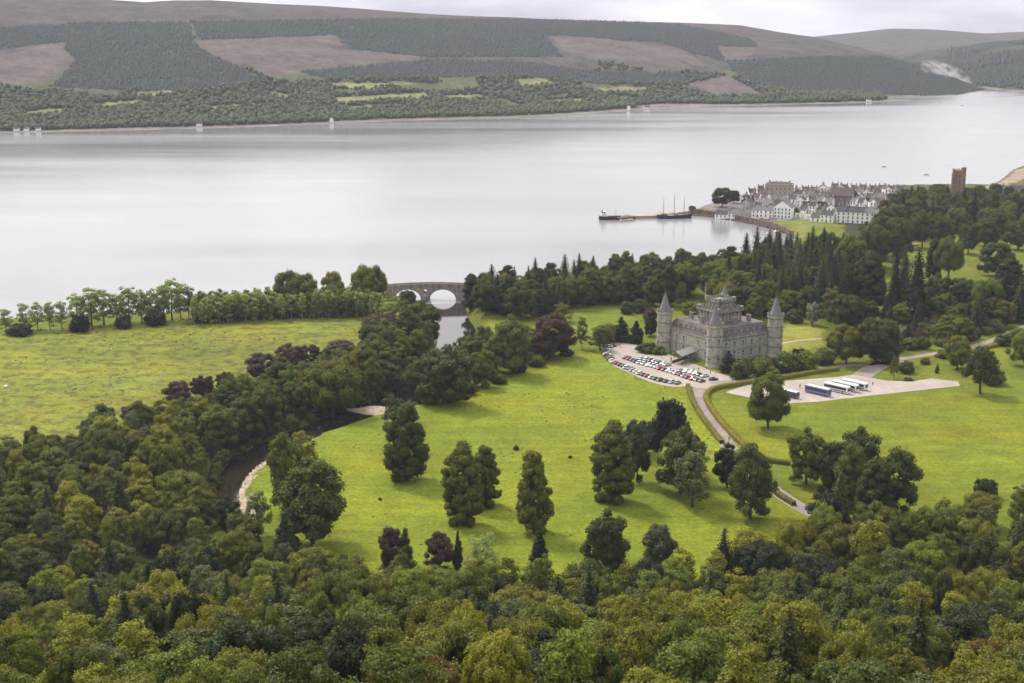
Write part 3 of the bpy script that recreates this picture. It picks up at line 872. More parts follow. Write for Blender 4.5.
SHAPE = {'broadleaf_tree': 'round tree', 'sycamore_tree': 'domed tree', 'alder_tree': 'egg-shaped tree', 'oak_tree': 'spreading tree', 'lime_tree': 'full-skirted tree', 'ash_tree': 'upright tree', 'birch_tree': 'slender tree',
         'bush': 'bush', 'willow_tree': 'feathery tree', 'cypress_tree': 'flame-shaped conifer', 'conifer_tree': 'pointed conifer', 'cedar_tree': 'flat-tiered pine'}
CAT = {'bush': 'bush'}
NOM = {'broadleaf_tree': 13, 'sycamore_tree': 13, 'alder_tree': 14, 'oak_tree': 13, 'lime_tree': 22, 'ash_tree': 14, 'birch_tree': 13, 'bush': 3, 'willow_tree': 13, 'cypress_tree': 14, 'conifer_tree': 22, 'cedar_tree': 14}
TREES = []            # (x, y, radius) of everything planted, and records for the labels
REC = []
JOINED = {}
def plant(kind, col_, x, y, z, w, h, place, label=None, group=None, simple=False, rz=None):
    """an empty at the foot > trunk, crown; far trees are one mesh"""
    i = rt.integers(len(PROTO[kind])); crown, trunk = PROTO[kind][i]
    rz = rt.uniform(0, 2 * PI) if rz is None else rz
    if simple:
        key = (kind, i)
        if key not in JOINED:
            nv = len(crown.vertices); cv = np.empty(nv * 3, np.float32); crown.vertices.foreach_get('co', cv)
            m = MB(); m.v = [tuple(v.co) for v in trunk.vertices]; tf = [tuple(p.vertices) for p in trunk.polygons]
            me = bpy.data.meshes.new(kind)
            me.from_pydata([tuple(p) for p in cv.reshape(-1, 3)] + m.v, [], [tuple(p.vertices) for p in crown.polygons] + [tuple(nv + q for q in f) for f in tf])
            me.materials.append(FOL['mid-green']); me.materials.append(trunk.materials[0])
            me.polygons.foreach_set('material_index', [0] * len(crown.polygons) + [1] * len(tf)); me.update()
            JOINED[key] = me
        root = link(kind, JOINED[key], None, (x, y, z), (0, 0, rz), (w, w, h))
        root.material_slots[0].link = 'OBJECT'; root.material_slots[0].material = FOL[col_]
    else:
        root = link(kind, None, None, (x, y, z), (0, 0, rz), (w, w, h))
        root.empty_display_size = 0.5
        link('trunk', trunk, root)
        c = link('crown', crown, root)
        c.material_slots[0].link = 'OBJECT'; c.material_slots[0].material = FOL[col_]
    root['category'] = CAT.get(kind, 'tree')
    TREES.append((x, y, w / 2))
    px, py, _ = project(x, y, z + h * 0.5)
    if label:
        root['label'] = label
        if group: root['group'] = group
    else:
        n_ = NOM[kind]; sz = 'large ' if h > n_ * 1.25 else ('small ' if h < n_ * 0.72 else '')
        REC.append([root, sz, col_, SHAPE[kind], place, px, py])
        root['group'] = group or ('trees ' + (place if isinstance(place, str) else place[1]))
    return root
def single(px, py, wpx, hpx, kind, col_, label=None, place=None, group=None):
    """a tree whose foot stands where the photo's pixel meets the ground"""
    x, y, z = at(px, py); k = pxm(x, y, z)
    cosd = math.hypot(x, y) / math.sqrt(x * x + y * y + (CAM_Z - z) ** 2)
    return plant(kind, col_, x, y, z - 0.05, wpx / k, hpx / k / cosd, place, label, group, simple=y > 840)
EXCL = []             # polygons no filled tree may stand in
def fill(polys, spacing, kinds, place, n_max, seed, tries=9000, zone=None, river_gap=2.0, group=None, simple=None, near_first=True):
    """scatter trees over ground polygons. kinds: [(weight, kind, [colours], (wmin,wmax), (hmin,hmax))]"""
    global rt
    rt = np.random.default_rng(seed); r_ = np.random.default_rng(seed + 1)
    pts = np.vstack(polys); x0, y0 = pts.min(0); x1, y1 = pts.max(0)
    X = r_.uniform(x0, x1, tries); Y = r_.uniform(y0, y1, tries)
    m = np.zeros(tries, bool)
    for p in polys: m |= inside(p, X, Y)
    for p in EXCL: m &= ~inside(p, X, Y)
    for L_, g_ in EXCL_LINES: m &= seg_dist(L_, X, Y)[0] > g_
    dc, _, (w_,) = seg_dist(RIVL, X, Y, vals=[RIV[:, 2]]); m &= dc > w_ + river_gap
    sd_, _, _ = seg_dist(SHORE, X, Y); m &= inside(LAND, X, Y) & (sd_ > 2)
    X, Y = X[m], Y[m]; Z = ground_h(X, Y)
    wts = np.array([k[0] for k in kinds], float); wts /= wts.sum(); n = 0
    for a, b_, z in zip(X, Y, Z):
        k = kinds[r_.choice(len(kinds), p=wts)]; w = r_.uniform(*k[3]); h = r_.uniform(*k[4])
        sp = spacing(a, b_) if callable(spacing) else spacing
        if any((a - q[0]) ** 2 + (b_ - q[1]) ** 2 < (sp * (w / 2 + q[2])) ** 2 for q in TREES): continue
        px, py, _ = project(a, b_, z + h)
        if px < -130 or px > 1165 or py > 715: continue
        plant(k[1], k[2][r_.integers(len(k[2]))], a, b_, z - 0.1, w, h, place(px, project(a, b_, z + h * .5)[1], a, b_) if callable(place) else place, group=group, simple=(b_ > 840 if simple is None else simple))
        n += 1
        if n >= n_max: break
    return n
def finish_labels():
    """each label singles out one tree: look, then place, then its rank among its likes"""
    B = {}
    for r in REC:
        pl = r[4] if isinstance(r[4], str) else r[4][0]
        B.setdefault((r[1], r[2], r[3], pl), []).append(r)
    for (sz, c_, sh, pl), L in B.items():
        L.sort(key=lambda r: r[5]); n = len(L)
        for i, r in enumerate(L):
            if n == 1: r[0]['label'] = f"{sz}{c_} {sh} {pl}"
            else:
                r[0]['label'] = f"{rank(i, n)} of {sz}{c_} {plural(sh)} {pl}"
def plural(s): return s[:-4] + 'bushes' if s.endswith('bush') else ('birches'.join(s.rsplit('birch', 1)) if s.endswith('birch') else s + 's')
# ================================================================ ROADS, GRAVEL, HEDGES
def z1(p): return [(580 + a * 0.234375, 270 + b_ * 0.234375) for a, b_ in p]        # points read off enlarged crops of the photo
def z3(p): return [(690 + a * 0.32617, 300 + b_ * 0.32617) for a, b_ in p]
m_gravel = mat_var("gravel", (0.335, 0.295, 0.265), 0.95, 0.35, 0.14, c2=(0.30, 0.25, 0.225), scale2=0.06, spec=0.1)
m_drive = mat_var("drive_surface", (0.25, 0.215, 0.195), 0.95, 0.5, 0.15, c2=(0.205, 0.175, 0.16), scale2=0.09, spec=0.1)
FORECOURT = z1([(130, 310), (104, 330), (97, 352), (112, 384), (150, 412), (200, 434), (250, 458), (300, 477), (350, 490), (400, 499), (470, 495), (540, 520), (600, 495), (690, 480), (660, 462), (592, 440), (560, 430), (500, 405), (440, 385), (380, 360), (330, 350), (290, 332), (250, 322), (190, 308)])
COACH_PARK = z3([(108, 283), (180, 258), (300, 247), (450, 236), (520, 226), (545, 236), (600, 247), (680, 250), (740, 240), (822, 250), (828, 263), (700, 277), (560, 292), (390, 312), (270, 318)])
def sheet(name, px, m, z):
    P = polyz(px, z)
    me = bpy.data.meshes.new(name)
    area = sum(P[i][0] * P[(i + 1) % len(P)][1] - P[(i + 1) % len(P)][0] * P[i][1] for i in range(len(P)))
    if area < 0: P = P[::-1]
    me.from_pydata([(a, b_, z) for a, b_ in P], [], [tuple(range(len(P)))])
    me.materials.append(m); me.update()
    return structure(name, me), P
def ribbon(name, px, width, m, z):
    L = resample(curve(polyz(px, z), 6), 3.0)
    tn = np.gradient(L, axis=0); tn /= np.hypot(*tn.T)[:, None]; nm = np.stack([-tn[:, 1], tn[:, 0]], 1)
    zz = np.maximum(z, ground_h(L[:, 0], L[:, 1]) + 0.06)[:, None]
    V = np.vstack([np.hstack([L + nm * width / 2, zz]), np.hstack([L - nm * width / 2, zz])]); n = len(L)
    f = np.array([[n + i, n + i + 1, i + 1, i] for i in range(n - 1)])
    structure(name, mesh_np(name, V, [f], [m])); return L
_, FC_P = sheet("forecourt_gravel", FORECOURT, m_gravel, 6.03)
_, CP_P = sheet("coach_park_gravel", COACH_PARK, m_gravel, 6.034)
DR = ribbon("drive", [(699, 388), (702, 398), (711, 418), (724, 440), (741, 461), (766, 484), (795, 504), (818, 516), (850, 527), (886, 543), (905, 560)], 6.0, m_drive, 6.042)
RD = ribbon("road", [(710, 383), (742, 380), (790, 373), (840, 366), (870, 364), (900, 359), (938, 353), (985, 343), (1024, 327), (1060, 310)], 4.2, m_drive, 6.050)
ribbon("road_spur", [(862, 376), (870, 370), (884, 363.5), (900, 360)], 9.0, m_drive, 6.058)
ribbon("garden_path", z1([(850, 316), (900, 306), (960, 298), (1030, 292)]), 1.8, m_gravel, 6.04)
ribbon("footpath", [(893, 251), (905, 246), (918, 243)], 3.0, m_drive, 6.04)
for L in (DR, RD): EXCL_ = None
EXCL_LINES = [(DR, 5.0), (RD, 5.0)]

m_hedge = foliage_mat("hedge_leaves", (0.155, 0.142, 0.028))
m_hedge2 = foliage_mat("hedge_dark_leaves", (0.085, 0.098, 0.024))
def hedge(px, w, h, label, m=None, seed=1):
    L = resample(curve(polyz(px, 6.0), 5), 0.8)
    tn = np.gradient(L, axis=0); tn /= np.hypot(*tn.T)[:, None]; nm = np.stack([-tn[:, 1], tn[:, 0]], 1)
    prof = [(-.5, 0), (-.53, .4), (-.5, .8), (-.38, .98), (0, 1.02), (.38, .98), (.5, .8), (.53, .4), (.5, 0)]
    r_ = np.random.default_rng(seed); V = []
    for a, b_ in prof:
        j = r_.normal(size=(len(L), 1)) * 0.07
        zz = ground_h(L[:, 0], L[:, 1])[:, None] - 0.05
        V.append(np.hstack([L + nm * (a * w + j), zz + b_ * h * (1 + r_.normal(size=(len(L), 1)) * .05)]))
    n = len(L); V = np.array(V).transpose(1, 0, 2).reshape(-1, 3); f = grid_faces(n, len(prof))
    o = Vector((L[n // 2][0], L[n // 2][1], 6.0))
    # leafy skin
    k = n * 26; q = r_.integers(0, n, k); a = r_.uniform(-.55, .55, k); top = r_.random(k) < .55
    P = np.stack([L[q, 0] + nm[q, 0] * np.where(top, a, np.sign(a) * .52) * w + r_.normal(size=k) * .25, L[q, 1] + nm[q, 1] * np.where(top, a, np.sign(a) * .52) * w + r_.normal(size=k) * .25, 6.0 + np.where(top, 1.02, r_.uniform(.1, 1, k)) * h], 1)
    Nn = unit(r_.normal(size=(k, 3)) * .6 + np.where(top[:, None], np.array([0, 0, 1.0]), np.hstack([nm[q] * np.sign(a)[:, None], np.full((k, 1), .3)])))
    global rt; rt = np.random.default_rng(seed)
    LV = leaves(P, Nn, r_.uniform(.2, .42, k))
    me = mesh_np("hedge", np.vstack([V, LV]) - np.array(o), [f, np.arange(len(LV)).reshape(-1, 4) + len(V)], [m or m_hedge])
    tag(link("hedge", me, None, o), label, "hedge", "hedges along the drive and road")
hedge([(688, 387), (690, 395), (694, 405), (703, 420), (713, 433), (722, 444)], 1.7, 1.6, "short yellow-green clipped hedge on the meadow side of the drive's upper end", seed=3)
hedge([(771, 489), (780, 497), (794, 506)], 1.6, 1.5, "short clipped hedge on the meadow side of the drive's lower end", m_hedge, 4)
hedge([(838, 370), (815, 373.5), (788, 378), (760, 382), (742, 385), (726, 387.5), (714, 390), (708, 394), (706, 399), (710, 408), (716, 417), (726, 429), (739, 442), (754, 455), (768, 462)], 1.9, 1.7, "long curved yellow-green hedge between drive, coach park and right field", seed=5)
hedge([(768, 462), (778, 463.5), (790, 465)], 1.7, 1.5, "short dark hedge running behind the tree clump in the right field", m_hedge2, 6)
hedge([(945, 357), (965, 354), (990, 348), (1012, 342), (1040, 334)], 1.8, 1.6, "clipped hedge along the road at the right edge", m_hedge, 7)
hedge([(936, 357), (940, 358), (946, 357)], 1.6, 1.3, "small dark hedge stub where the right road meets its verge", m_hedge2, 8)
# ================================================================ CASTLE
def stone_mat(name, c, c2, bs=1.1):
    m, t, b = new_mat(name)
    g = N(t, 'ShaderNodeTexCoord')
    n1 = noise(t, 0.35, 5, g.outputs['Object']); n2 = noise(t, 3.0, 3, g.outputs['Object'])
    vo = N(t, 'ShaderNodeTexVoronoi'); vo.inputs['Scale'].default_value = bs
    t.links.new(g.outputs['Object'], vo.inputs['Vector'])
    col = mixc(t, rng(t, n1.outputs[0], 0.4, 0.62, 0, 1), c, c2)
    col = mixc(t, 1.0, col, rng(t, n2.outputs[0], 0.3, 0.7, 0.8, 1.2), 'MULTIPLY')
    blk = N(t, 'ShaderNodeSeparateColor'); t.links.new(vo.outputs['Color'], blk.inputs[0])
    col = mixc(t, 1.0, col, rng(t, blk.outputs[0], 0, 1, 0.86, 1.14), 'MULTIPLY')
    mp_ = N(t, 'ShaderNodeMapping'); mp_.inputs['Scale'].default_value = (1.2, 1.2, 0.10)
    t.links.new(g.outputs['Object'], mp_.inputs[0])
    n3 = noise(t, 1.0, 4, mp_.outputs[0])                                   # rain streaks
    col = mixc(t, 1.0, col, rng(t, n3.outputs[0], 0.35, 0.65, 0.82, 1.1), 'MULTIPLY')
    t.links.new(col, b.inputs['Base Color']); b.inputs['Roughness'].default_value = 0.95; b.inputs['Specular IOR Level'].default_value = 0.1
    bump(t, b, n2.outputs[0], 0.4, 0.08)
    return m
m_stone = stone_mat("castle_stone", (0.41, 0.395, 0.325), (0.335, 0.325, 0.27))
m_trim = stone_mat("castle_trim", (0.27, 0.245, 0.22), (0.20, 0.18, 0.16))
m_keep = stone_mat("keep_stone", (0.27, 0.245, 0.205), (0.205, 0.185, 0.155))
m_surround = stone_mat("window_surround", (0.42, 0.39, 0.34), (0.35, 0.33, 0.28))
m_slate = mat_var("castle_slate", (0.105, 0.088, 0.088), 0.75, 0.8, 0.3, c2=(0.15, 0.122, 0.115), scale2=0.25)
m_lead = mat_var("castle_lead", (0.19, 0.185, 0.185), 0.7, 0.5, 0.2)
m_spire = mat_var("spire_slate", (0.165, 0.16, 0.158), 0.7, 1.2, 0.2)
m_glass = mat_var("window_glass", (0.035, 0.04, 0.045), 0.12, 0.3, 0.3, spec=0.6)
m_white = mat_var("white_paint", (0.72, 0.70, 0.66), 0.6, 0.8, 0.08)
m_sash = mat_var("sash_paint", (0.60, 0.58, 0.53), 0.6, 0.8, 0.1)
m_dark = mat_var("dark_void", (0.02, 0.02, 0.02), 0.9)
m_canopy = mat_var("canopy_glass", (0.33, 0.33, 0.32), 0.30, 0.6, 0.1, spec=0.6)
m_iron = mat_var("iron_paint", (0.10, 0.11, 0.10), 0.6, 1, 0.2)
CX, CY = 91.1 + 0.5 * (72.6 - 91.1) + 0.5 * (121.7 - 91.1), 623.2 + 0.5 * (654.0 - 623.2) + 0.5 * (645.0 - 623.2)
castle = link("castle", None, None, (CX, CY, 5.95), (0, 0, R(33.3)))
tag(castle, "grey-green stone castle with four conical corner spires and a central keep", "castle")
HX, HY = 18.8, 18.0
BX, BY = 17.2, 16.4
WH = 11.6
def arch_pts(w, h, k=6):
    """pointed arch outline in x,z"""
    sh = h - w * 0.72; o = [(-w / 2, 0), (w / 2, 0), (w / 2, sh)]
    for i in range(1, k):
        t_ = i / k; o.append((w / 2 - w / 2 * t_ ** 1.5 * 1.0, sh + w * 0.72 * math.sin(t_ * PI / 2) ** 0.9))
    o.append((0, h))
    for i in range(k - 1, 0, -1):
        t_ = i / k; o.append((-(w / 2 - w / 2 * t_ ** 1.5), sh + w * 0.72 * math.sin(t_ * PI / 2) ** 0.9))
    o.append((-w / 2, sh)); return o
def plate(m, pts, y0, y1, mi=0):
    n = len(pts); m.add([(a, y0, b_) for a, b_ in pts] + [(a, y1, b_) for a, b_ in pts], [tuple(range(n)), tuple(range(2 * n - 1, n - 1, -1))] + [(i, n + i, n + (i + 1) % n, (i + 1) % n) for i in range(n)], mi)
def window_meshes(w, h, surround, arch=True):
    f = MB(); p = MB()
    outer = arch_pts(w + surround * 2, h + surround * 1.6) if arch else [(-w / 2 - surround, -surround), (w / 2 + surround, -surround), (w / 2 + surround, h + surround), (-w / 2 - surround, h + surround)]
    inner = arch_pts(w, h) if arch else [(-w / 2, 0), (w / 2, 0), (w / 2, h), (-w / 2, h)]
    off = surround * 0.4 if arch else 0
    plate(f, [(a, b_ - off) for a, b_ in outer], -0.10, 0.05)
    f.box((0, -0.14, -surround - 0.08), (w + surround * 3, 0.25, 0.14))
    plate(p, inner, -0.13, -0.06, 0)
    for x_ in (-w * .46, 0, w * .46): p.box((x_, -0.155, h * .42), (0.12, 0.04, h * .8), m=1)
    for z_ in (0.06, h * .28, h * .56): p.box((0, -0.155, z_), (w * .96, 0.04, 0.13), m=1)
    return f.mesh("window_frame", [m_surround]), p.mesh("pane", [m_glass, m_sash])
WIN_T = window_meshes(1.45, 3.1, 0.3); WIN_M = window_meshes(1.4, 2.5, 0.28); WIN_S = window_meshes(0.8, 1.5, 0.2); WIN_K = window_meshes(1.9, 3.6, 0.35)
def window(parent, me, x, y, z, ang):
    f = link("window", me[0], parent, (x, y, z), (0, 0, ang)); link("pane", me[1], f)
def merlons(m, pts, z, w, h, t_, step):
    """merlons along a closed outline"""
    n = len(pts)
    for i in range(n):
        a = Vector(pts[i]); b_ = Vector(pts[(i + 1) % n]); L = (b_ - a).length; k = max(1, int(round(L / step))); d_ = (b_ - a) / L; ang = math.atan2(d_.y, d_.x)
        for j in range(k):
            c = a + d_ * (L * (j + 0.5) / k); m.box((c.x, c.y, z + h / 2), (w, t_, h), ang)
def rect(x, y): return [(-x, -y), (x, -y), (x, y), (-x, y)]
w = MB(); w.prism(rect(BX, BY), -1, WH)
w.build("wall", m_stone, castle)
c = MB()
for z_, h_, e_ in ((0.9, .3, .18), (5.6, .28, .12), (WH - .45, .5, .35)):
    for sx, sy, ax in ((0, -1, 0), (0, 1, 0), (-1, 0, 1), (1, 0, 1)):
        if ax == 0: c.box((0, sy * (BY + e_ / 2), z_), (BX * 2 + e_ * 2 - .02, e_, h_))
        else: c.box((sx * (BX + e_ / 2 - .004), 0, z_), (e_, BY * 2 - .02, h_))
c.build("string_course", m_trim, castle)
p = MB()
for sy in (-1, 1): p.box((0, sy * (BY - .2), WH + .42), (BX * 2, .4, .85))
for sx in (-1, 1): p.box((sx * (BX - .2), 0, WH + .42), (.4, BY * 2 - .82, .85))
merlons(p, rect(BX - .2, BY - .2), WH + .845, .9, .5, .38, 1.9)
p.build("parapet", m_trim, castle)
r = MB()
r.rings([[(a, b_, WH + .1) for a, b_ in rect(BX - .8, BY - .8)], [(a, b_, WH + 3.2) for a, b_ in rect(BX - 1.6, BY - 1.6)], [(a, b_, WH + 4.6) for a, b_ in rect(BX - 2.5, BY - 2.5)], [(a, b_, WH + 4.7) for a, b_ in rect(BX - 3.2, BY - 3.2)], [(a, b_, WH + 3.9) for a, b_ in rect(BX - 5.2, BY - 5.2)], [(a, b_, WH + 4.3) for a, b_ in rect(BX - 9.5, BY - 9.0)]])
roof = r.build("roof", m_slate, castle)
dm = MB(); dm.box((0, .9, .85), (1.5, 2.2, 1.7)); dm.add([(-.85, -.3, 1.7), (.85, -.3, 1.7), (0, -.3, 2.5), (-.85, 2.4, 1.7), (.85, 2.4, 1.7), (0, 2.4, 2.5)], [(0, 1, 2), (5, 4, 3), (0, 2, 5, 3), (1, 4, 5, 2), (0, 3, 4, 1)])
dme = dm.mesh("dormer", [m_trim])
dp = MB(); dp.box((0, -.215, .95), (1.0, .05, 1.15)); 
for x_ in (-.5, 0, .5): dp.box((x_, -.25, .95), (.12, .04, 1.3), m=1)
for z_ in (.33, .95, 1.58): dp.box((0, -.255, z_), (1.16, .04, .16), m=1)
dpe = dp.mesh("pane", [m_glass, m_sash])
def dormer(x_, y_, a):
    d_ = link("dormer", dme, castle, (x_, y_, WH + .75), (0, 0, a)); link("pane", dpe, d_)
for i in range(7):
    q = -11.4 + i * 3.8
    for a, (x_, y_) in ((0, (q, -BY + 1.5)), (PI, (q, BY - 1.5)), (-PI / 2, (-BX + 1.5, q * .95)), (PI / 2, (BX - 1.5, q * .95))): dormer(x_, y_, a)
for x_, y_ in ((-9.2, -9.6), (9.2, -9.6), (-9.2, 9.6), (9.2, 9.6), (0, -10.6), (-11, 0)):
    ch = MB(); ch.box((0, 0, 1.2), (1.1, 2.2, 2.8)); ch.box((0, 0, 2.72), (1.35, 2.45, .25))
    for k in range(4): ch.lathe((0, -.75 + .5 * k), [(.16, 2.8), (.13, 3.4)], 6)
    ch.build("chimney", m_trim, roof, loc=(x_, y_, WH + 4.8), rot=(0, 0, PI / 2 if x_ == 0 else 0))
for i in range(5):
    q = -10.4 + i * 5.2
    for a, fx in ((0, lambda q: (q, -BY)), (PI, lambda q: (q, BY)), (PI / 2 * 3, lambda q: (-BX, q)), (PI / 2, lambda q: (BX, q))):
        x_, y_ = fx(q)
        if a == PI / 2 * 3 and i == 2: continue
        window(castle, WIN_T, x_, y_, 2.0, a); window(castle, WIN_M, x_, y_, 7.0, a)
# round corner towers
for sx, sy in ((-1, -1), (1, -1), (-1, 1), (1, 1)):
    t_ = MB(); TH = 18.6
    t_.lathe((0, 0), [(3.95, -1), (3.85, .8), (3.6, 1.1), (3.5, TH - .9), (3.75, TH - .5), (3.95, TH), (3.95, TH + .9), (3.5, TH + .92), (3.5, TH + .2)], 28)
    o = t_.build("corner_tower", m_stone, castle, loc=(sx * HX * .985, sy * HY * .985, 0))
    for f in o.data.polygons: f.use_smooth = False
    for z_ in (5.0, 9.6, 14.3): s_ = MB(); s_.lathe((0, 0), [(3.52, z_ - .22), (3.76, z_ - .2), (3.76, z_ + .12), (3.52, z_ + .25)], 28); s_.build("string_course", m_trim, o)
    b_ = MB(); nb_ = 48; hi = [TH + (1.75 if (k // 2) % 2 == 0 else .95) for k in range(nb_)]; cs = [(math.cos(2 * PI * (k + .5 * (k % 2) * 1.9) / nb_), math.sin(2 * PI * (k + .5 * (k % 2) * 1.9) / nb_)) for k in range(nb_)]
    b_.rings([[(r_ * cs[k][0], r_ * cs[k][1], z_ if z_ else hi[k]) for k in range(nb_)] for r_, z_ in ((3.5, TH + .7), (3.97, TH + .7), (3.97, 0), (3.5, 0), (3.5, TH + .7))], cap0=False, cap1=False); b_.build("battlement", m_trim, o)
    sp = MB(); sp.lathe((0, 0), [(2.75, TH + .3), (2.7, TH + 1.3), (1.9, TH + 3.9), (1.05, TH + 6.8), (.32, TH + 9.2), (.1, TH + 9.7), (.07, TH + 11.2)], 18); sp.build("spire", m_spire, o)
    out_a = math.atan2(sy, sx)
    for da in (-0.62, 0.62):
        for z_, me in ((1.9, WIN_M), (6.2, WIN_S), (10.7, WIN_M), (15.2, WIN_S)):
            a = out_a + da; window(o, me, 3.56 * math.cos(a), 3.56 * math.sin(a), z_, a + PI / 2)
# keep
k_ = MB(); k_.prism(rect(7.2, 6.9), WH, 21.6); k_.box((0, 0, 21.35), (16.0, 15.4, .5)); keep = k_.build("keep", m_keep, castle)
b_ = MB()
for s_ in (-1, 1): b_.box((0, s_ * 6.95, 22.0), (14.9, .5, .8)); b_.box((s_ * 7.2, 0, 22.0), (.5, 13.38, .8))
merlons(b_, rect(7.2, 6.95), 22.4, 1.0, .8, .5, 2.0)
for sx in (-1, 1):
    for sy in (-1, 1): b_.box((sx * 7.0, sy * 6.75, 22.3), (1.7, 1.7, 1.9))
b_.build("battlement", m_keep, keep)
u_ = MB(); u_.prism(rect(4.6, 4.4), 21.62, 25.6); u_.box((0, 0, 25.4), (10.3, 9.9, .45))
upper = u_.build("upper_keep", m_keep, keep)
b_ = MB()
for s_ in (-1, 1): b_.box((0, s_ * 4.5, 26.0), (9.5, .45, .75)); b_.box((s_ * 4.55, 0, 26.0), (.45, 8.53, .75))
merlons(b_, rect(4.55, 4.5), 26.37, .95, .75, .45, 1.9)
for sx in (-1, 1):
    for sy in (-1, 1): b_.box((sx * 4.4, sy * 4.3, 26.6), (1.6, 1.6, 1.6))
b_.build("battlement", m_keep, upper)
rf = MB(); rf.rings([[(a, c_, 25.65) for a, c_ in rect(4.3, 4.1)], [(a, c_, 26.9) for a, c_ in rect(.3, .3)]]); rf.build("roof", m_lead, upper)
for q in (-4.3, 0, 4.3):
    for a, x_, y_ in ((0, q, -6.9), (PI / 2 * 3, -7.2, q), (PI, q, 6.9), (PI / 2, 7.2, q)): window(keep, WIN_K, x_, y_, 17.2, a)
for q in (-2.4, 0, 2.4):
    for a, x_, y_ in ((0, q, -4.4), (PI / 2 * 3, -4.6, q)): window(upper, WIN_S, x_, y_, 23.4, a)
fp = MB(); fp.tube([(0, 0, 26), (0, 0, 33.5)], [.13, .07], 6); fp.lathe((0, 0), [(.02, 33.4), (.16, 33.55), (.02, 33.75)], 8); fp.build("flagpole", m_white, castle, loc=(-5.2, 4.6, 0))
# entrance porch with a glazed gabled canopy on iron posts, on the left front
PO = link("porch", None, castle, (-BX, -1.0, 0), (0, 0, PI + R(18))); PO['label'] = "glazed gabled entrance canopy"
x0, x1 = 0.4, 14.2
g = MB()
for s_ in (-1, 1): g.add([(x0, s_ * 3.0, 4.2), (x1, s_ * 3.0, 4.2), (x1, 0, 6.1), (x0, 0, 6.1), (x0, s_ * 3.0, 4.12), (x1, s_ * 3.0, 4.12), (x1, 0, 6.02), (x0, 0, 6.02)], [(0, 1, 2, 3), (7, 6, 5, 4), (0, 4, 5, 1), (1, 5, 6, 2), (3, 2, 6, 7), (0, 3, 7, 4)])
for f in range(11):
    x_ = x0 + (x1 - x0) * f / 10
    for s_ in (-1, 1): g.tube([(x_, s_ * 3.02, 4.24), (x_, 0, 6.15)], .05, 4, m=1)
g.build("canopy", [m_canopy, m_iron], PO)
for x_ in (3.5, 7, 10.5, 13.8):
    for s_ in (-1, 1): q = MB(); q.lathe((0, 0), [(.2, 0), (.2, .3), (.09, .4), (.08, 4.0), (.2, 4.15)], 8); q.build("post", m_iron, PO, loc=(x_, s_ * 2.85, 0))
br = MB()
for s_ in (-1, 1): br.box((7.0, s_ * 2.5, .55), (13.2, .35, 1.1)); br.box((7.0, s_ * 2.5, 1.16), (13.4, .5, .14))
br.build("entrance_parapet", m_trim, PO)
dr = MB(); plate(dr, [(a, b__) for a, b__ in arch_pts(2.2, 3.6)], -.12, .05); dr.build("door", m_iron, castle, loc=(-BX, 0, .3), rot=(0, 0, PI / 2 * 3))
dmo = MB(); plate(dmo, arch_pts(3.0, 4.3), -.08, .05); dmo.build("door_surround", m_trim, castle, loc=(-BX, 0, .2), rot=(0, 0, PI / 2 * 3))
def castle_pt(x_, y_):
    a = R(33.3); return CX + x_ * math.cos(a) - y_ * math.sin(a), CY + x_ * math.sin(a) + y_ * math.cos(a)
# ================================================================ BRIDGE
m_bridge = stone_mat("bridge_stone", (0.33, 0.285, 0.26), (0.24, 0.21, 0.20), 1.4)
m_bridge_trim = stone_mat("bridge_trim", (0.30, 0.265, 0.245), (0.22, 0.20, 0.185), 1.4)
(bx0, by0), (bx1, by1) = at_z(393, 299.5, 0), at_z(462, 299.5, 0)
bridge = link("bridge", None, None, (bx0, by0, 0), (0, 0, math.atan2(by1 - by0, bx1 - bx0)))
tag(bridge, "old brown stone bridge of two wide arches where the river meets the loch", "bridge")
bw_ = 2.7
def deck_z(x_): return 7.5 + 1.3 * (1 - ((x_ - 24) / 28) ** 2)
def soffit(x_):
    for c_ in (8.8, 28.9):
        if abs(x_ - c_) < 7.6: return 0.2 + 6.2 * math.sqrt(max(0, 1 - ((x_ - c_) / 7.6) ** 2))
    return -3.0
xs = np.unique(np.concatenate([np.linspace(-14, 52, 200), [1.2, 16.4, 21.3, 36.5]]))
b_ = MB()
def slab(a0, a1, lo0, lo1, hi0, hi1):
    b_.add([(a0, -bw_, lo0), (a1, -bw_, lo1), (a1, -bw_, hi1), (a0, -bw_, hi0), (a0, bw_, lo0), (a1, bw_, lo1), (a1, bw_, hi1), (a0, bw_, hi0)], [(0, 1, 2, 3), (7, 6, 5, 4), (0, 4, 5, 1), (3, 2, 6, 7)])
for a0, a1 in zip(xs[:-1], xs[1:]):
    lo0, lo1 = soffit(a0 + 1e-4), soffit(a1 - 1e-4); q = ((a0 + a1) / 2 - 18.85)
    if abs(q) < 1.05:
        hh = math.sqrt(max(0, 1.1 - q * q)); slab(a0, a1, -3, -3, 5.4 - hh, 5.4 - hh); slab(a0, a1, 5.4 + hh, 5.4 + hh, deck_z(a0), deck_z(a1))
    else: slab(a0, a1, lo0, lo1, deck_z(a0), deck_z(a1))
b_.build("span", m_bridge, bridge)
for s_ in (-1, 1):
    pm = MB()
    for a0, a1 in zip(np.linspace(-14, 51, 66)[:-1], np.linspace(-14, 51, 66)[1:]):
        q0, q1 = deck_z(a0), deck_z(a1); y0_, y1_ = s_ * bw_ - .2, s_ * bw_ + .2
        pm.add([(a0, y0_, q0), (a1, y0_, q1), (a1, y1_, q1), (a0, y1_, q0), (a0, y0_, q0 + 1.0), (a1, y0_, q1 + 1.0), (a1, y1_, q1 + 1.0), (a0, y1_, q0 + 1.0)], [(4, 5, 6, 7), (0, 1, 5, 4), (2, 3, 7, 6), (0, 3, 2, 1)])
    pm.build("parapet", m_bridge, bridge)
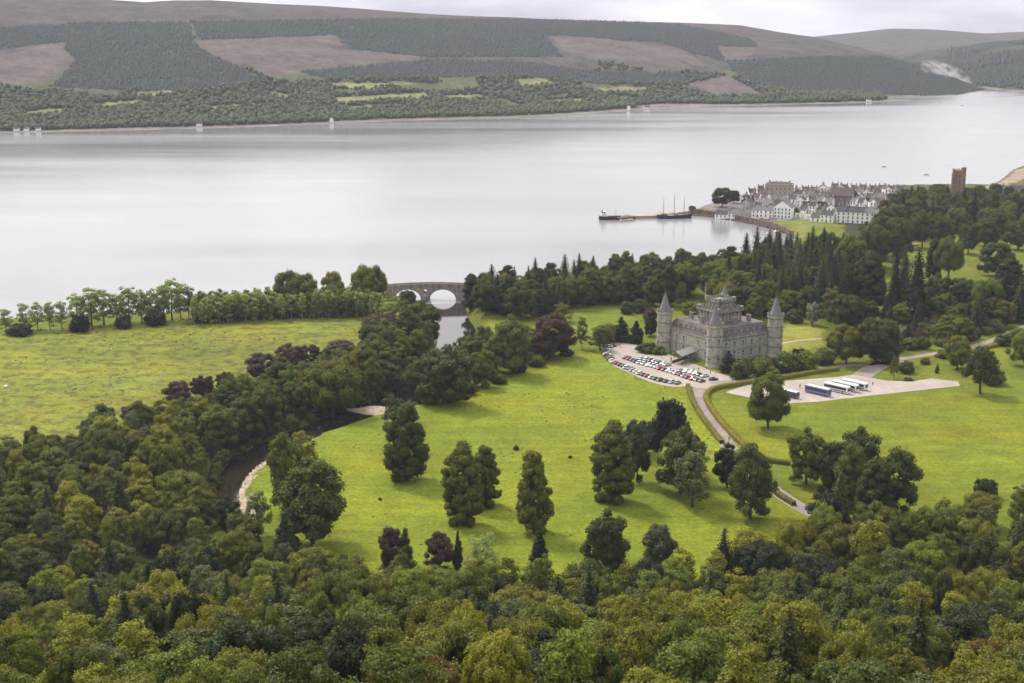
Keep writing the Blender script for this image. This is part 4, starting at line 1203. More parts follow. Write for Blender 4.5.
for c_ in (8.8, 28.9):
    for s_ in (-1, 1):
        a_ = MB(); n_ = 28
        for i in range(n_):
            p0, p1 = PI * i / n_, PI * (i + 1) / n_
            A = [(c_ + r_ * math.cos(p_) * (7.6 + e_), .2 + (6.2 + e_) * math.sin(p_)) for p_, r_, e_ in ((p0, 1, 0), (p1, 1, 0), (p1, 1, .75), (p0, 1, .75))]
            plate(a_, A, s_ * (bw_ + .1) - .1, s_ * (bw_ + .1) + .06)
        a_.build("arch_ring", m_bridge_trim, bridge)
for s_ in (-1, 1):
    cw = MB(); cw.rings([[(16.6, s_ * bw_, z_), (18.85, s_ * (bw_ + 2.6), z_), (21.1, s_ * bw_, z_)] for z_ in (-3, 2.6)] + [[(18.3, s_ * bw_, 3.8), (18.85, s_ * (bw_ + .3), 3.8), (19.4, s_ * bw_, 3.8)]]); cw.build("cutwater", m_bridge_trim, bridge)
    sc_ = MB(); sc_.box((18.85, s_ * (bw_ + .08), 7.95), (60, .16, .3)); sc_.build("string_course", m_bridge_trim, bridge)

# ================================================================ TOWN
m_slates = [mat_var("house_slate", (0.065, 0.062, 0.066), 0.9, 0.6, 0.2), mat_var("house_slate_brown", (0.088, 0.073, 0.066), 0.9, 0.6, 0.2), mat_var("house_slate_pale", (0.14, 0.136, 0.134), 0.9, 0.6, 0.2)]
m_walls = {'white': mat_var("white_harling", (0.88, 0.86, 0.83), 0.9, 0.4, 0.08), 'cream': mat_var("cream_harling", (0.60, 0.54, 0.44), 0.9, 0.4, 0.1), 'grey': mat_var("grey_harling", (0.42, 0.40, 0.375), 0.9, 0.4, 0.12),
           'tan': mat_var("tan_stone", (0.36, 0.30, 0.235), 0.9, 0.5, 0.15), 'brown': mat_var("brown_sandstone", (0.20, 0.135, 0.11), 0.9, 0.5, 0.2)}
wf = MB(); wf.box((0, -.03, .85), (1.25, .14, 1.9)); hw_f = wf.mesh("window", [m_sash])
wp = MB(); wp.box((0, -.11, .85), (.95, .05, 1.6)); wp.box((0, -.145, .85), (.95, .03, .1), m=1); hw_p = wp.mesh("pane", [m_glass, m_sash])
dd = MB(); dd.box((0, -.05, 1.05), (1.0, .14, 2.1)); dd.box((0, -.06, 2.2), (1.3, .2, .15)); hd = dd.mesh("door", [mat_var("house_door", (0.05, 0.05, 0.06), 0.5)])
chm = MB(); chm.box((0, 0, .7), (.9, 1.5, 1.9)); chm.box((0, 0, 1.68), (1.1, 1.7, .18))
for q in (-.45, 0, .45): chm.lathe((0, q), [(.16, 1.75), (.13, 2.25)], 6)
chme = chm.mesh("chimney", [mat_var("chimney_render", (0.36, 0.32, 0.29), 0.9)])
HOUSES = []; HREC = []
def house(x_, y_, rz, w_, d_, st, wall='white', slate=0, pitch=0.36, windows=True, label=None, place=None, gable_front=False, cat='house', name='house', z_=None, chim=2, group='houses of the lochside town'):
    """empty > wall, roof (> chimney), door, windows (> pane); the front looks along local -y"""
    z_ = float(ground_h(np.array([x_]), np.array([y_]))[0]) if z_ is None else z_
    h = link(name, None, None, (x_, y_, z_ - .05), (0, 0, rz)); h['category'] = cat
    H = 2.75 * st + .5; rise = (w_ if gable_front else d_) * pitch
    m = MB(); m.prism(rect(w_ / 2, d_ / 2), -1.0, H)
    if gable_front:
        for s_ in (-1, 1): m.add([(-w_ / 2, s_ * d_ / 2, H), (w_ / 2, s_ * d_ / 2, H), (0, s_ * d_ / 2, H + rise)], [(0, 1, 2) if s_ < 0 else (2, 1, 0)])
    else:
        for s_ in (-1, 1): m.add([(s_ * w_ / 2, -d_ / 2, H), (s_ * w_ / 2, d_ / 2, H), (s_ * w_ / 2, 0, H + rise)], [(0, 1, 2) if s_ > 0 else (2, 1, 0)])
    m.build("wall", m_walls[wall], h)
    r_ = MB(); o = .35; t_ = .18
    if gable_front:
        for s_ in (-1, 1):
            A = [(s_ * (w_ / 2 + o), -d_ / 2 - .1, H - o * 2 * pitch), (s_ * (w_ / 2 + o), d_ / 2 + .1, H - o * 2 * pitch), (0, d_ / 2 + .1, H + rise), (0, -d_ / 2 - .1, H + rise)]
            r_.rings([A, [(a, b__, c__ + t_) for a, b__, c__ in A]])
    else:
        for s_ in (-1, 1):
            A = [(-w_ / 2 - .1, s_ * (d_ / 2 + o), H - o * 2 * pitch), (w_ / 2 + .1, s_ * (d_ / 2 + o), H - o * 2 * pitch), (w_ / 2 + .1, 0, H + rise), (-w_ / 2 - .1, 0, H + rise)]
            r_.rings([A, [(a, b__, c__ + t_) for a, b__, c__ in A]])
    rf_ = r_.build("roof", m_slates[slate], h)
    cps = ([(-w_ / 2 + .6, 0), (w_ / 2 - .6, 0)] if not gable_front else [(0, -d_ / 2 + .6), (0, d_ / 2 - .6)])[:chim]
    for a, b__ in cps: link("chimney", chme, rf_, (a, b__, H + rise - .2), (0, 0, PI / 2 if gable_front else 0))
    if windows:
        n_ = max(2, int(w_ / 2.7))
        for k in range(st):
            for i in range(n_):
                q = -w_ / 2 + w_ * (i + .5) / n_
                if k == 0 and i == n_ // 2: link("door", hd, h, (q, -d_ / 2, 0.05)); continue
                f_ = link("window", hw_f, h, (q, -d_ / 2, .75 + 2.75 * k)); link("pane", hw_p, f_)
    HOUSES.append((x_, y_, max(w_, d_) / 2))
    px, _, _ = project(x_, y_, z_)
    if label: h['label'] = label
    else: HREC.append((h, wall, ['grey', 'brown', 'pale grey'][slate], st, place, px))
    if group: h['group'] = group
    return h
rh = random.Random(5)
def row_angle(pa, pb):
    a = at_z(*pa, 4); b__ = at_z(*pb, 4); return math.atan2(b__[1] - a[1], b__[0] - a[0])
def terrace(pa, pb, n, d_, sts, walls, place, slates=(0, 1, 2), gap=0.0, jit=0.0, gable=0.0, wn_=True):
    a = Vector(at_z(*pa, 4)); b__ = Vector(at_z(*pb, 4)); rz = math.atan2(b__.y - a.y, b__.x - a.x); L = (b__ - a).length; w_ = L / n - gap
    for i in range(n):
        c = a + (b__ - a) * ((i + .5) / n); j = rh.uniform(-jit, jit); gf = rh.random() < gable
        x_, y_ = c.x - math.sin(rz) * j, c.y + math.cos(rz) * j
        if any((x_ - q[0]) ** 2 + (y_ - q[1]) ** 2 < (0.82 * (w_ / 2 + q[2])) ** 2 for q in HOUSES) and jit: continue
        house(x_, y_, rz + (rh.uniform(-.4, .4) if jit else 0), w_ - (rh.uniform(0, .25) * w_ if jit else 0.006), d_ * rh.uniform(.9, 1.12), rh.choice(sts), rh.choice(walls), rh.choice(slates), gable_front=gf, place=place, windows=wn_)
W6 = ['white'] * 5 + ['cream', 'grey']
terrace((716.5, 213), (741, 214.5), 2, 8, [2], ['white'], "in the row facing the bay", (0, 2))
terrace((741.5, 214.8), (764, 216), 2, 8, [2], ['white', 'cream'], "in the row facing the bay", (0, 2))
terrace((765, 216.8), (774, 217.4), 1, 8, [2], ['white'], "in the row facing the bay", (2,))
terrace((837, 221.5), (875, 223.5), 4, 10, [3], ['white'], "in the tall terrace at the wood's edge", (0, 2))
hx, hy = at_z(784, 217.5, 4); house(hx, hy, row_angle((716, 213), (764, 216)), 14, 12, 3, 'white', 2, gable_front=True, label="big white gabled house in the middle of the town's front row")
hx, hy = at_z(828, 222, 4); house(hx, hy, row_angle((800, 219), (837, 222)), 10, 8, 2, 'white', 0, label="white two-storey house at the left end of the tall terrace")
hx, hy = at_z(817, 221, 4); house(hx, hy, row_angle((800, 219), (837, 222)), 8, 8, 1, 'white', 1, label="low white single-storey house right of the arched wall")
# arched screen wall
aw = link("arched_wall", None, None, (*at_z(803, 218.8, 4), 3.95), (0, 0, row_angle((795, 218), (812, 219.8)))); tag(aw, "low white arched wall closing the town's front row", "wall")
m = MB(); xs_ = np.linspace(-7, 7, 57)
for a0, a1 in zip(xs_[:-1], xs_[1:]):
    q = (a0 + a1) / 2; lo = 0.0
    for c_ in (-4.4, 0, 4.4):
        if abs(q - c_) < 1.6: lo = 1.6 + 1.6 * math.sqrt(1 - ((q - c_) / 1.6) ** 2)
    hi = 4.4 + (1.2 if abs(q) < 2.4 else 0); m.box(((a0 + a1) / 2, 0, (lo + hi) / 2), (a1 - a0, .7, hi - lo))
m.build("wall", m_walls['white'], aw); m = MB(); m.box((0, 0, 4.5), (14.2, 1.0, .2)); m.build("coping", m_slates[0], aw)
# tan block with a parapet
hx, hy = at_z(779, 199, 4)
cb = link("courthouse", None, None, (hx, hy, 3.95), (0, 0, row_angle((765, 198.5), (793, 199.5)))); tag(cb, "tall tan stone block with flat parapet behind the town's left rooftops", "public building")
m = MB(); m.prism(rect(11.5, 7), -1, 12.5); m.build("wall", m_walls['tan'], cb); m = MB()
for s_ in (-1, 1): m.box((0, s_ * 7.0, 12.9), (23.6, .5, 1.0)); m.box((s_ * 11.6, 0, 12.9), (.5, 13.4, 1.0))
m.build("parapet", m_walls['tan'], cb)
m = MB(); m.rings([[(a, b__, 12.5) for a, b__ in rect(11, 6.6)], [(a, b__, 15.0) for a, b__ in rect(6.5, .5)]]); rf_ = m.build("roof", m_slates[1], cb)
for a in (-8.5, 8.5): link("chimney", chme, rf_, (a, 0, 13.6), (0, 0, 0), (1.5, 1.5, 1.4))
for k in range(3):
    for i in range(6): f_ = link("window", hw_f, cb, (-9.2 + i * 3.7, -7, 1.2 + 3.7 * k), (0, 0, 0), (1.3, 1, 1.25)); link("pane", hw_p, f_)
# brown church hall
hx, hy = at_z(842, 206, 4)
cp_ = link("church", None, None, (hx, hy, 3.95), (0, 0, row_angle((800, 203), (850, 206)) + .12)); tag(cp_, "dark brown sandstone church hall with steep slate roof in the town", "church")
m = MB(); m.prism(rect(9, 7.5), -1, 9.5); m.prism([(-17, -5), (-9.01, -5), (-9.01, 5), (-17, 5)], -1, 8.2)
for s_ in (-1, 1): m.add([(s_ * 9, -7.5, 9.5), (s_ * 9, 7.5, 9.5), (s_ * 9, 0, 15.2)], [(0, 1, 2) if s_ > 0 else (2, 1, 0)])
for i in range(4):
    m.box((-8.2 + 5.5 * i, -7.8, 4), (.9, .7, 8.5))
m.build("wall", m_walls['brown'], cp_)
m = MB()
for s_ in (-1, 1):
    A = [(-9.3, s_ * 8, 9.2), (9.3, s_ * 8, 9.2), (9.3, 0, 15.4), (-9.3, 0, 15.4)]; m.rings([A, [(a, b__, c__ + .25) for a, b__, c__ in A]])
    A = [(-17.3, s_ * 5.4, 8.0), (-9.02, s_ * 5.4, 8.0), (-9.02, 0, 11.6), (-17.3, 0, 11.6)]; m.rings([A, [(a, b__, c__ + .2) for a, b__, c__ in A]])
m.build("roof", m_slates[1], cp_)
for i in range(3): window(cp_, WIN_K, -5.4 + 5.5 * i, -7.5, 2.8, 0)
# the rows behind
terrace((743, 208.5), (795, 211.5), 5, 8, [1, 2], W6, "in the town's second row", gap=.6, jit=1.5, gable=.3)
terrace((800, 212), (835, 214.5), 4, 8, [1, 2], W6, "in the town's second row", gap=.6, jit=1.5, gable=.3)
terrace((742, 203.5), (835, 207.8), 10, 8, [2], W6, "in the town's third row", gap=.8, jit=4.5, gable=.35)
terrace((850, 208), (884, 210), 4, 8, [2], W6, "in the town's third row", gap=.8, jit=4.5, gable=.35)
terrace((746, 199.3), (766, 200), 2, 8, [2], ['grey', 'white'], "in the town's fourth row", gap=.8, jit=4.5, gable=.3)
terrace((794, 200.5), (893, 204.5), 11, 8, [2], W6, "in the town's fourth row", gap=.8, jit=4.5, gable=.35)
terrace((756, 195.6), (900, 199.5), 16, 8, [2, 2, 3], W6, "in the town's rearmost row", gap=.8, jit=6, gable=.35)
terrace((830, 194), (905, 196), 8, 8, [2, 2], W6, "on the shore behind the town", gap=1, jit=4.5, gable=.3)
for a, b__, wl in [(928, 196, 'white'), (938, 198, 'grey'), (975, 196, 'white'), (992, 197, 'cream'), (1008, 196, 'white'), (1016, 192, 'grey'), (998, 191, 'white')]:
    hx, hy = at_z(a, b__, 4); house(hx, hy, rh.uniform(-.3, .3), 10, 7, 1, wl, rh.choice((0, 1, 2)), place="by the shore beside the brown tower")
def finish_houses():
    B = {}
    for h, wall, sl, st, pl, px in HREC: B.setdefault((wall, sl, pl), []).append((px, h))
    for (wall, sl, pl), L in B.items():
        L.sort(key=lambda q: q[0]); n_ = len(L)
        for i, (px, h) in enumerate(L): h['label'] = f"{wall} house with {sl} roof {pl}" if n_ == 1 else f"{rank(i, n_)} of {wall} {sl}-roofed houses {pl}".replace('pale grey-', 'pale-grey-')
finish_houses()
# the brown bell tower
hx, hy = at_z(956, 203, 4)
bt = link("bell_tower", None, None, (hx, hy, 3.9), (0, 0, R(-12)), (.74, .74, .86)); tag(bt, "tall square brown sandstone bell tower rising above the trees", "tower")
m_bt = stone_mat("bell_tower_stone", (0.30, 0.215, 0.165), (0.23, 0.16, 0.125), 0.9)
m = MB(); m.prism(rect(5.3, 5.3), -1, 31.5); m.box((0, 0, 31.3), (11.3, 11.3, .6)); m.box((0, 0, 32.0), (11.0, 11.0, .9))
merlons(m, rect(5.2, 5.2), 32.45, 1.3, .9, .6, 2.4); m.build("wall", m_bt, bt)
m = MB()
for sx, sy in ((-1, -1), (-1, 1), (1, 1)):
    m.box((sx * 5.2, sy * 5.2, 14), (2.0, 2.0, 30)); m.box((sx * 5.0, sy * 5.0, 31.6), (1.7, 1.7, 3.6))
m.build("buttress", m_bt, bt)
m = MB(); m.lathe((5.6, -4.6), [(2.7, -1), (2.6, 34), (2.9, 34.3), (2.9, 35.4), (.2, 36.2)], 8); m.build("stair_turret", m_bt, bt)
m = MB()
for z_ in (10, 20, 25.4): m.box((0, 0, z_), (11.0, 11.0, .4))
m.build("string_course", m_bt, bt)
wb_f, wb_p = window_meshes(1.7, 6.0, .4)
for a, fx in ((0, lambda q: (q, -5.3)), (PI / 2 * 3, lambda q: (-5.3, q))):
    for q in (-1.7, 1.7):
        x_, y_ = fx(q); f_ = link("belfry_opening", wb_f, bt, (x_, y_, 21.5), (0, 0, a)); f_.data.materials[0] = m_bt; link("louvre", wb_p, f_)

# ================================================================ SEA WALL, PIER, BOATS
m_sea = stone_mat("sea_wall_stone", (0.20, 0.165, 0.135), (0.12, 0.085, 0.065), .8)
sw = curve(polyz([(689, 211.2), (702, 212), (716, 214.2), (735, 217.2), (752, 220.4), (770, 224.6), (784, 229), (793, 234)], 2.0), 6)
m = MB()
for a, b__ in zip(sw[:-1], sw[1:]):
    c = (a + b__) / 2; L = np.hypot(*(b__ - a)); m.box((c[0], c[1], 1.7), (L + .3, 1.2, 4.6), math.atan2(b__[1] - a[1], b__[0] - a[0]))
tag(m.build("sea_wall", m_sea), "long curved brown sea wall round the town's bay", "sea wall")
m = MB(); rw = np.random.default_rng(3)
for q in range(260):
    i = rw.integers(0, len(sw) - 1); f_ = rw.random(); c = sw[i] * (1 - f_) + sw[i + 1] * f_; s_ = rw.uniform(.3, 1.1)
    m.rings([[(c[0] + rw.normal() * .3 + s_ * math.cos(k), c[1] - 2 - rw.random() * 9 + s_ * math.sin(k), z_) for k in np.arange(6)] for z_ in (-.3, .5 * s_)])
tag(m.build("seaweed_rocks", mat_var("seaweed", (0.085, 0.055, 0.035), .9, .5, .4)), "brown weedy rocks at the foot of the sea wall", "rocks", kind='stuff')
m_pier = mat_var("pier_stone", (0.34, 0.27, 0.23), .9, .5, .2); m_timber = mat_var("pier_timber", (0.12, 0.08, 0.065), .9, .6, .3)
pr = link("pier", None, None, (*at_z(655, 217.5, 0), 0)); tag(pr, "long low pier with timber head reaching into the bay", "pier")
def loc_(px, py): a = at_z(px, py, 0); return (a[0] - pr.location.x, a[1] - pr.location.y)
def pier_part(name, pa, pb, wd, z0, z1_, mt, piles=0):
    a, b__ = loc_(*pa), loc_(*pb); ang = math.atan2(b__[1] - a[1], b__[0] - a[0]); L = math.hypot(b__[0] - a[0], b__[1] - a[1]); m = MB(); m.box(((a[0] + b__[0]) / 2, (a[1] + b__[1]) / 2, (z0 + z1_) / 2), (L, wd, z1_ - z0), ang)
    for i in range(piles):
        t_ = (i + .5) / piles
        for s_ in (-1, 1): x_, y_ = a[0] + (b__[0] - a[0]) * t_ - math.sin(ang) * s_ * wd * .45, a[1] + (b__[1] - a[1]) * t_ + math.cos(ang) * s_ * wd * .45; m.lathe((x_, y_), [(.25, -2), (.25, z1_ + .9)], 6)
    m.build(name, mt, pr)
pier_part("causeway", (692, 212.8), (656, 217.6), 6.5, -2, 2.4, m_pier); pier_part("walkway", (656.2, 217.6), (632, 218.2), 6, -2, 2.1, m_pier); pier_part("pier_head", (632.4, 218.6), (618.5, 220.3), 8, 1.2, 2.2, m_timber, 7); pier_part("slipway", (633, 220), (620, 221.2), 4, -1, .8, m_pier)
m_hull = mat_var("black_hull", (0.02, 0.022, 0.028), .4, .5, .3); m_spar = mat_var("spar_wood", (0.20, 0.14, 0.09), .6); m_deck = mat_var("deck_wood", (0.30, 0.23, 0.16), .8); m_red = mat_var("boot_red", (0.22, 0.04, 0.03), .5)
def hull_rings(L, B, D, sheer=.6, bow=.9):
    out_ = []
    for i in range(13):
        t_ = i / 12; x_ = -L / 2 + L * t_; wd = B / 2 * (math.sin(PI * min(1, max(0.02, (t_ * .86 + .10)))) ** .55) if 0 < i < 12 else B * (.30 if i == 0 else .03)
        top = D + sheer * (2 * t_ - .9) ** 2; xx = x_ + (bow if i == 12 else 0)
        out_.append([(xx, -wd, top), (xx - (.6 if i == 12 else 0), -wd * .88, .4), (xx - (1 if i == 12 else 0), -wd * .4, -1.2), (xx - (1 if i == 12 else 0), wd * .4, -1.2), (xx - (.6 if i == 12 else 0), wd * .88, .4), (xx, wd, top)])
    return out_
sx_, sy_ = at_z(673, 217.2, 0)
ship = link("sailing_ship", None, None, (sx_, sy_ - 5.5, 0), (0, 0, R(8))); tag(ship, "dark three-masted sailing ship moored with bare masts at the pier", "ship")
m = MB(); m.rings(hull_rings(27, 6.2, 2.5, .9, 1.5)); m.build("hull", m_hull, ship)
m = MB(); m.box((-8, 0, 3.2), (5, 3, 1.8)); m.box((2, 0, 3.0), (3, 2.2, 1.3)); m.box((0, 0, 2.52), (21, 4, .1)); m.build("deckhouse", m_deck, ship)
for a, hh in ((-8.5, 17), (0.3, 20.5), (8.3, 17.5)):
    k = MB(); k.tube([(0, 0, 1), (0, 0, hh)], [.24, .1], 6); mast = k.build("mast", m_spar, ship, loc=(a, 0, 0)); k = MB(); k.tube([(0, 0, 4.2), (-5.2, 0, 4.8)], [.14, .09], 5); k.tube([(0, -2.2, hh * .78), (0, 2.2, hh * .78)], .08, 5); k.build("boom", m_spar, mast)
    k = MB()
    for s_ in (-1, 1):
        for q in (-.8, .8): k.tube([(q, s_ * 2.9, 2.6), (0, 0, hh * .8)], .03, 3)
    k.build("shroud", m_hull, mast)
k = MB(); k.tube([(13, 0, 3.2), (18.5, 0, 5.2)], [.2, .08], 6); k.build("bowsprit", m_spar, ship)
px_, py_ = at_z(609.5, 219.5, 0)
pf = link("cargo_boat", None, None, (px_, py_, 0), (0, 0, R(4))); tag(pf, "black-hulled small cargo boat with white wheelhouse off the pier head", "boat")
m = MB(); m.rings(hull_rings(17, 5.2, 2.6, .5, .4)); m.build("hull", m_hull, pf); m = MB(); m.rings([[(x_, y_, -.3) for x_, y_ in rect(8.0, 2.45)], [(x_, y_, .35) for x_, y_ in rect(8.1, 2.62)]]); m.build("boot_topping", m_red, pf)
m = MB(); m.box((-4.6, 0, 3.6), (4.6, 3.4, 2.4)); m.box((-4.2, 0, 5.6), (2.4, 2.6, 1.6)); m.box((-4.2, 0, 6.45), (2.8, 3.0, .15)); wh = m.build("wheelhouse", m_white, pf)
m = MB(); m.box((-2.97, 0, 5.8), (.05, 2.2, .7)); m.box((-4.2, -1.33, 5.8), (1.8, .05, .7)); m.build("window", m_glass, wh)
m = MB(); m.lathe((-6.0, 0), [(.5, 4.6), (.5, 7.4), (.56, 7.5)], 10); m.build("funnel", m_red, pf); m = MB(); m.tube([(5, 0, 2), (5, 0, 10)], [.15, .08], 6); m.tube([(5, 0, 3), (0, 0, 7)], [.1, .07], 5); m.build("mast", m_spar, pf)
m = MB(); m.box((2, 0, 2.9), (6, 2.8, .7)); m.build("hatch", m_deck, pf)
bh = MB(); bh.rings(hull_rings(6.5, 2.2, .9, .3, .4)); bhm = bh.mesh("hull", [m_white]); bc = MB(); bc.box((-.2, 0, 1.3), (2.0, 1.4, 1.0), taper=.8); bcm = bc.mesh("cabin", [m_white]); bg_ = MB(); bg_.box((.82, 0, 1.45), (.06, 1.1, .4)); bgm = bg_.mesh("window", [m_glass])
for a, b__, lb, rz in [(884, 166.5, "small motor boat on open water straight above the town", .4), (926, 174.5, "small motor boat on the water left of the brown tower", .1), (962, 105.5, "tiny boat far out on the loch near the smoke plume", .2), (768, 234.5, "small white boat moored close under the sea wall", 1.0), (776, 232.5, "small white boat moored nearest the bay's inner corner", .8)]:
    o = link("motor_boat", None, None, (*at_z(a, b__, 0), 0), (0, 0, rz)); tag(o, lb, "boat", "small boats on the loch"); link("hull", bhm, o); c_ = link("cabin", bcm, o); link("window", bgm, c_)
# white buildings on the far shore
for a, b__, t_, w_, gf, lb in [(331, None, .012, 9, True, "tall white house at the water's edge on the far shore"), (198, None, .02, 14, False, "low white house on the far shore left of the waterside one"), (14, None, .01, 13, False, "leftmost white house of the three on the far left shore"), (24, None, .012, 11, False, "middle white house of the three on the far left shore"), (36, None, .012, 11, False, "rightmost white house of the three on the far left shore"),
                               (312, 95, None, 13, False, "white farmhouse by the bright pastures on the far hillside"), (318, 94.5, None, 9, False, "small white barn right of the far hillside farmhouse"), (296, 97, None, 9, False, "white cottage left of the far hillside farmhouse"), (629, None, .015, 9, True, "narrow white house on the far shore opposite the town"), (647, None, .012, 17, False, "long white house on the far shore opposite the town"), (869, None, .02, 16, False, "long white house on the far shore toward the smoke")]:
    ta_ = (a - 512) / (F * 1.0125)
    if t_ is None:
        tt_ = np.linspace(0, .8, 400); X, Y, Z = hill1(np.full(400, ta_), tt_); _, py, _ = project(X, Y, Z); t_ = float(tt_[np.argmin(abs(py - b__))])
    X, Y, Z = hill1(np.array([ta_]), np.array([max(t_ + .012, .035)]))
    house(float(X[0]), float(Y[0]), 0, w_ * .55, 5, 1 if not gf else 2, 'white', 0, z_=float(Z[0]) + .3, gable_front=gf, windows=False, label=lb, chim=0, group='white buildings on the far shore')
# ================================================================ CARS, COACHES, PEOPLE
def paint_mat(name, c, metal=0.0):
    m, t, b = new_mat(name); b.inputs['Base Color'].default_value = (*c, 1); b.inputs['Roughness'].default_value = .28; b.inputs['Metallic'].default_value = metal; b.inputs['Coat Weight'].default_value = .5; b.inputs['Coat Roughness'].default_value = .1
    g = N(t, 'ShaderNodeTexCoord'); n_ = noise(t, 2.0, 3, g.outputs['Object']); t.links.new(mixc(t, 1.0, c, rng(t, n_.outputs[0], .3, .7, .92, 1.06), 'MULTIPLY'), b.inputs['Base Color']); return m
PAINT = {'white': paint_mat("car_white", (.72, .72, .71)), 'silver': paint_mat("car_silver", (.50, .51, .53), .3), 'black': paint_mat("car_black", (.018, .018, .022)), 'red': paint_mat("car_red", (.33, .025, .025)), 'blue': paint_mat("car_blue", (.03, .06, .20)), 'grey': paint_mat("car_grey", (.14, .145, .15), .3), 'maroon': paint_mat("car_maroon", (.13, .02, .03))}
m_tyre = mat_var("tyre", (.02, .02, .02), .9); m_rim = mat_var("wheel_rim", (.4, .4, .4), .4, metal=.6); m_cglass = mat_var("car_glass", (.03, .035, .04), .08, .5, .2, spec=.7); m_lamp = mat_var("tail_lamp", (.35, .02, .02), .3); m_head = mat_var("head_lamp", (.7, .7, .68), .15)
def car_meshes(L, H, kind):
    """shape lofted along the length: (x, half width, bottom, top)"""
    b_ = MB(); hw = .86
    sec = [(-L / 2, .70, .42, .78), (-L / 2 + .18, hw - .03, .30, .92), (-L / 2 + .9, hw, .26, .96), (0, hw, .24, .95), (L / 2 - 1.15, hw, .26, .92), (L / 2 - .35, hw - .06, .28, .76), (L / 2, .62, .40, .62)]
    b_.rings([[(x_, -w_, z0 + .12), (x_, -w_ * .9, z0), (x_, w_ * .9, z0), (x_, w_, z0 + .12), (x_, w_, z1_ - .12), (x_, w_ * .86, z1_), (x_, -w_ * .86, z1_), (x_, -w_, z1_ - .12)] for x_, w_, z0, z1_ in sec])
    r0, r1 = (-L / 2 + (.55 if kind == 'hatch' else .95), L / 2 - 1.95)
    b_.rings([[(r0 + .25, -.55, H - .05), (r0 + .25, .55, H - .05), (r1, .53, H - .06), (r1, -.53, H - .06)], [(r0 + .35, -.48, H), (r0 + .35, .48, H), (r1 - .1, .47, H), (r1 - .1, -.47, H)]])
    for s_ in (-1, 1):
        for xa, xb in ((r0 - .22, r0 + .25), (r1 + .75, r1 + .02)): b_.tube([(xa, s_ * .74, .93), (xb, s_ * .555, H - .05)], .05, 4)
        b_.tube([((r0 + r1) / 2, s_ * .765, .93), ((r0 + r1) / 2, s_ * .57, H - .04)], .045, 4)
    g = MB(); g.rings([[(r0 - .2, -.72, .93), (r0 - .2, .72, .93), (r1 + .75, .72, .91), (r1 + .75, -.72, .91)], [(r0 + .26, -.54, H - .052), (r0 + .26, .54, H - .052), (r1 - .02, .52, H - .062), (r1 - .02, -.52, H - .062)]])
    l_ = MB()
    for s_ in (-1, 1): l_.box((-L / 2 + .06, s_ * .6, .72), (.1, .28, .2)); l_.box((L / 2 - .14, s_ * .52, .60), (.16, .3, .12), m=1)
    return b_, g, l_
wm = MB(); wm.rings([[(.31 * math.cos(2 * PI * k / 14), y_, .31 * math.sin(2 * PI * k / 14)) for k in range(14)] for y_ in (-.1, .1)]); WHEEL = wm.mesh("wheel", [m_tyre])
rm = MB(); rm.rings([[(.18 * math.cos(2 * PI * k / 10), y_, .18 * math.sin(2 * PI * k / 10)) for k in range(10)] for y_ in (-.108, .108)]); RIM = rm.mesh("rim", [m_rim])
CARM = {}
for kd, L, H in (('hatch', 3.9, 1.45), ('saloon', 4.5, 1.42), ('estate', 4.6, 1.55)):
    b_, g, l_ = car_meshes(L, H, 'hatch' if kd != 'saloon' else kd); CARM[kd] = (b_.mesh("body", [PAINT['white']]), g.mesh("window", [m_cglass]), l_.mesh("lamp", [m_lamp, m_head]), L)
CREC = []
def car(x_, y_, rz, color, kd, place, z_=6.035, label=None, group='cars parked on the castle forecourt'):
    bm, gm, lm, L = CARM[kd]
    c = link("car", None, None, (x_, y_, z_), (0, 0, rz)); c['category'] = 'car'; c['group'] = group
    b_ = link("body", bm, c); b_.material_slots[0].link = 'OBJECT'; b_.material_slots[0].material = PAINT[color]
    link("window", gm, c); link("lamp", lm, c)
    for sx in (-1, 1):
        for sy in (-1, 1): w_ = link("wheel", WHEEL, c, (sx * L * .305, sy * .78, .31)); link("rim", RIM, w_)
    if label: c['label'] = label
    else: CREC.append((c, color, {'hatch': 'hatchback', 'saloon': 'saloon', 'estate': 'estate car'}[kd], place, project(x_, y_, z_)[0]))
    return c
rc = random.Random(21)
CCOL = ['white', 'silver', 'silver', 'white', 'black', 'black', 'red', 'grey', 'blue', 'silver', 'maroon', 'grey']
def park(px, place, step=2.75, off=0.0, seq=None, skip=0.0, ang=0.0):
    L = curve(polyz(px, 6.03), 6); L = resample(L, step); tn = np.gradient(L, axis=0)
    for i, (p_, t_) in enumerate(zip(L, tn)):
        if rc.random() < skip: continue
        a = math.atan2(t_[1], t_[0]); nx, ny = -math.sin(a), math.cos(a)
        col_ = seq[i % len(seq)] if seq else rc.choice(CCOL)
        car(p_[0] + nx * off + rc.uniform(-.12, .12), p_[1] + ny * off + rc.uniform(-.25, .25), a + PI / 2 + ang + rc.uniform(-.05, .05) + (PI if rc.random() < .25 else 0), col_, rc.choice(['hatch', 'hatch', 'saloon', 'estate']), place)
OUTER = z1([(128, 325), (113, 338), (112, 355), (125, 378), (155, 400), (205, 421), (255, 443), (315, 464), (365, 477), (418, 485)])
park(OUTER, "in the outer curved row by the meadow", 2.85, 0, ['black', 'silver', 'grey', 'silver', 'white', 'black', 'silver', 'white', 'black', 'red', 'grey', 'white', 'silver', 'red', 'maroon', 'black', 'white', 'black', 'silver', 'white', 'white', 'black', 'red', 'silver', 'black', 'black'])
IN_A = z1([(198, 378), (232, 390), (270, 402), (310, 412), (345, 424), (390, 437), (430, 450), (470, 464), (520, 477)])
park(IN_A, "in the front inner row", 2.75, 0, ['maroon', 'red', 'grey', 'black', 'white', 'silver', 'white', 'silver', 'silver', 'red', 'black', 'silver', 'white', 'silver', 'red', 'silver'])
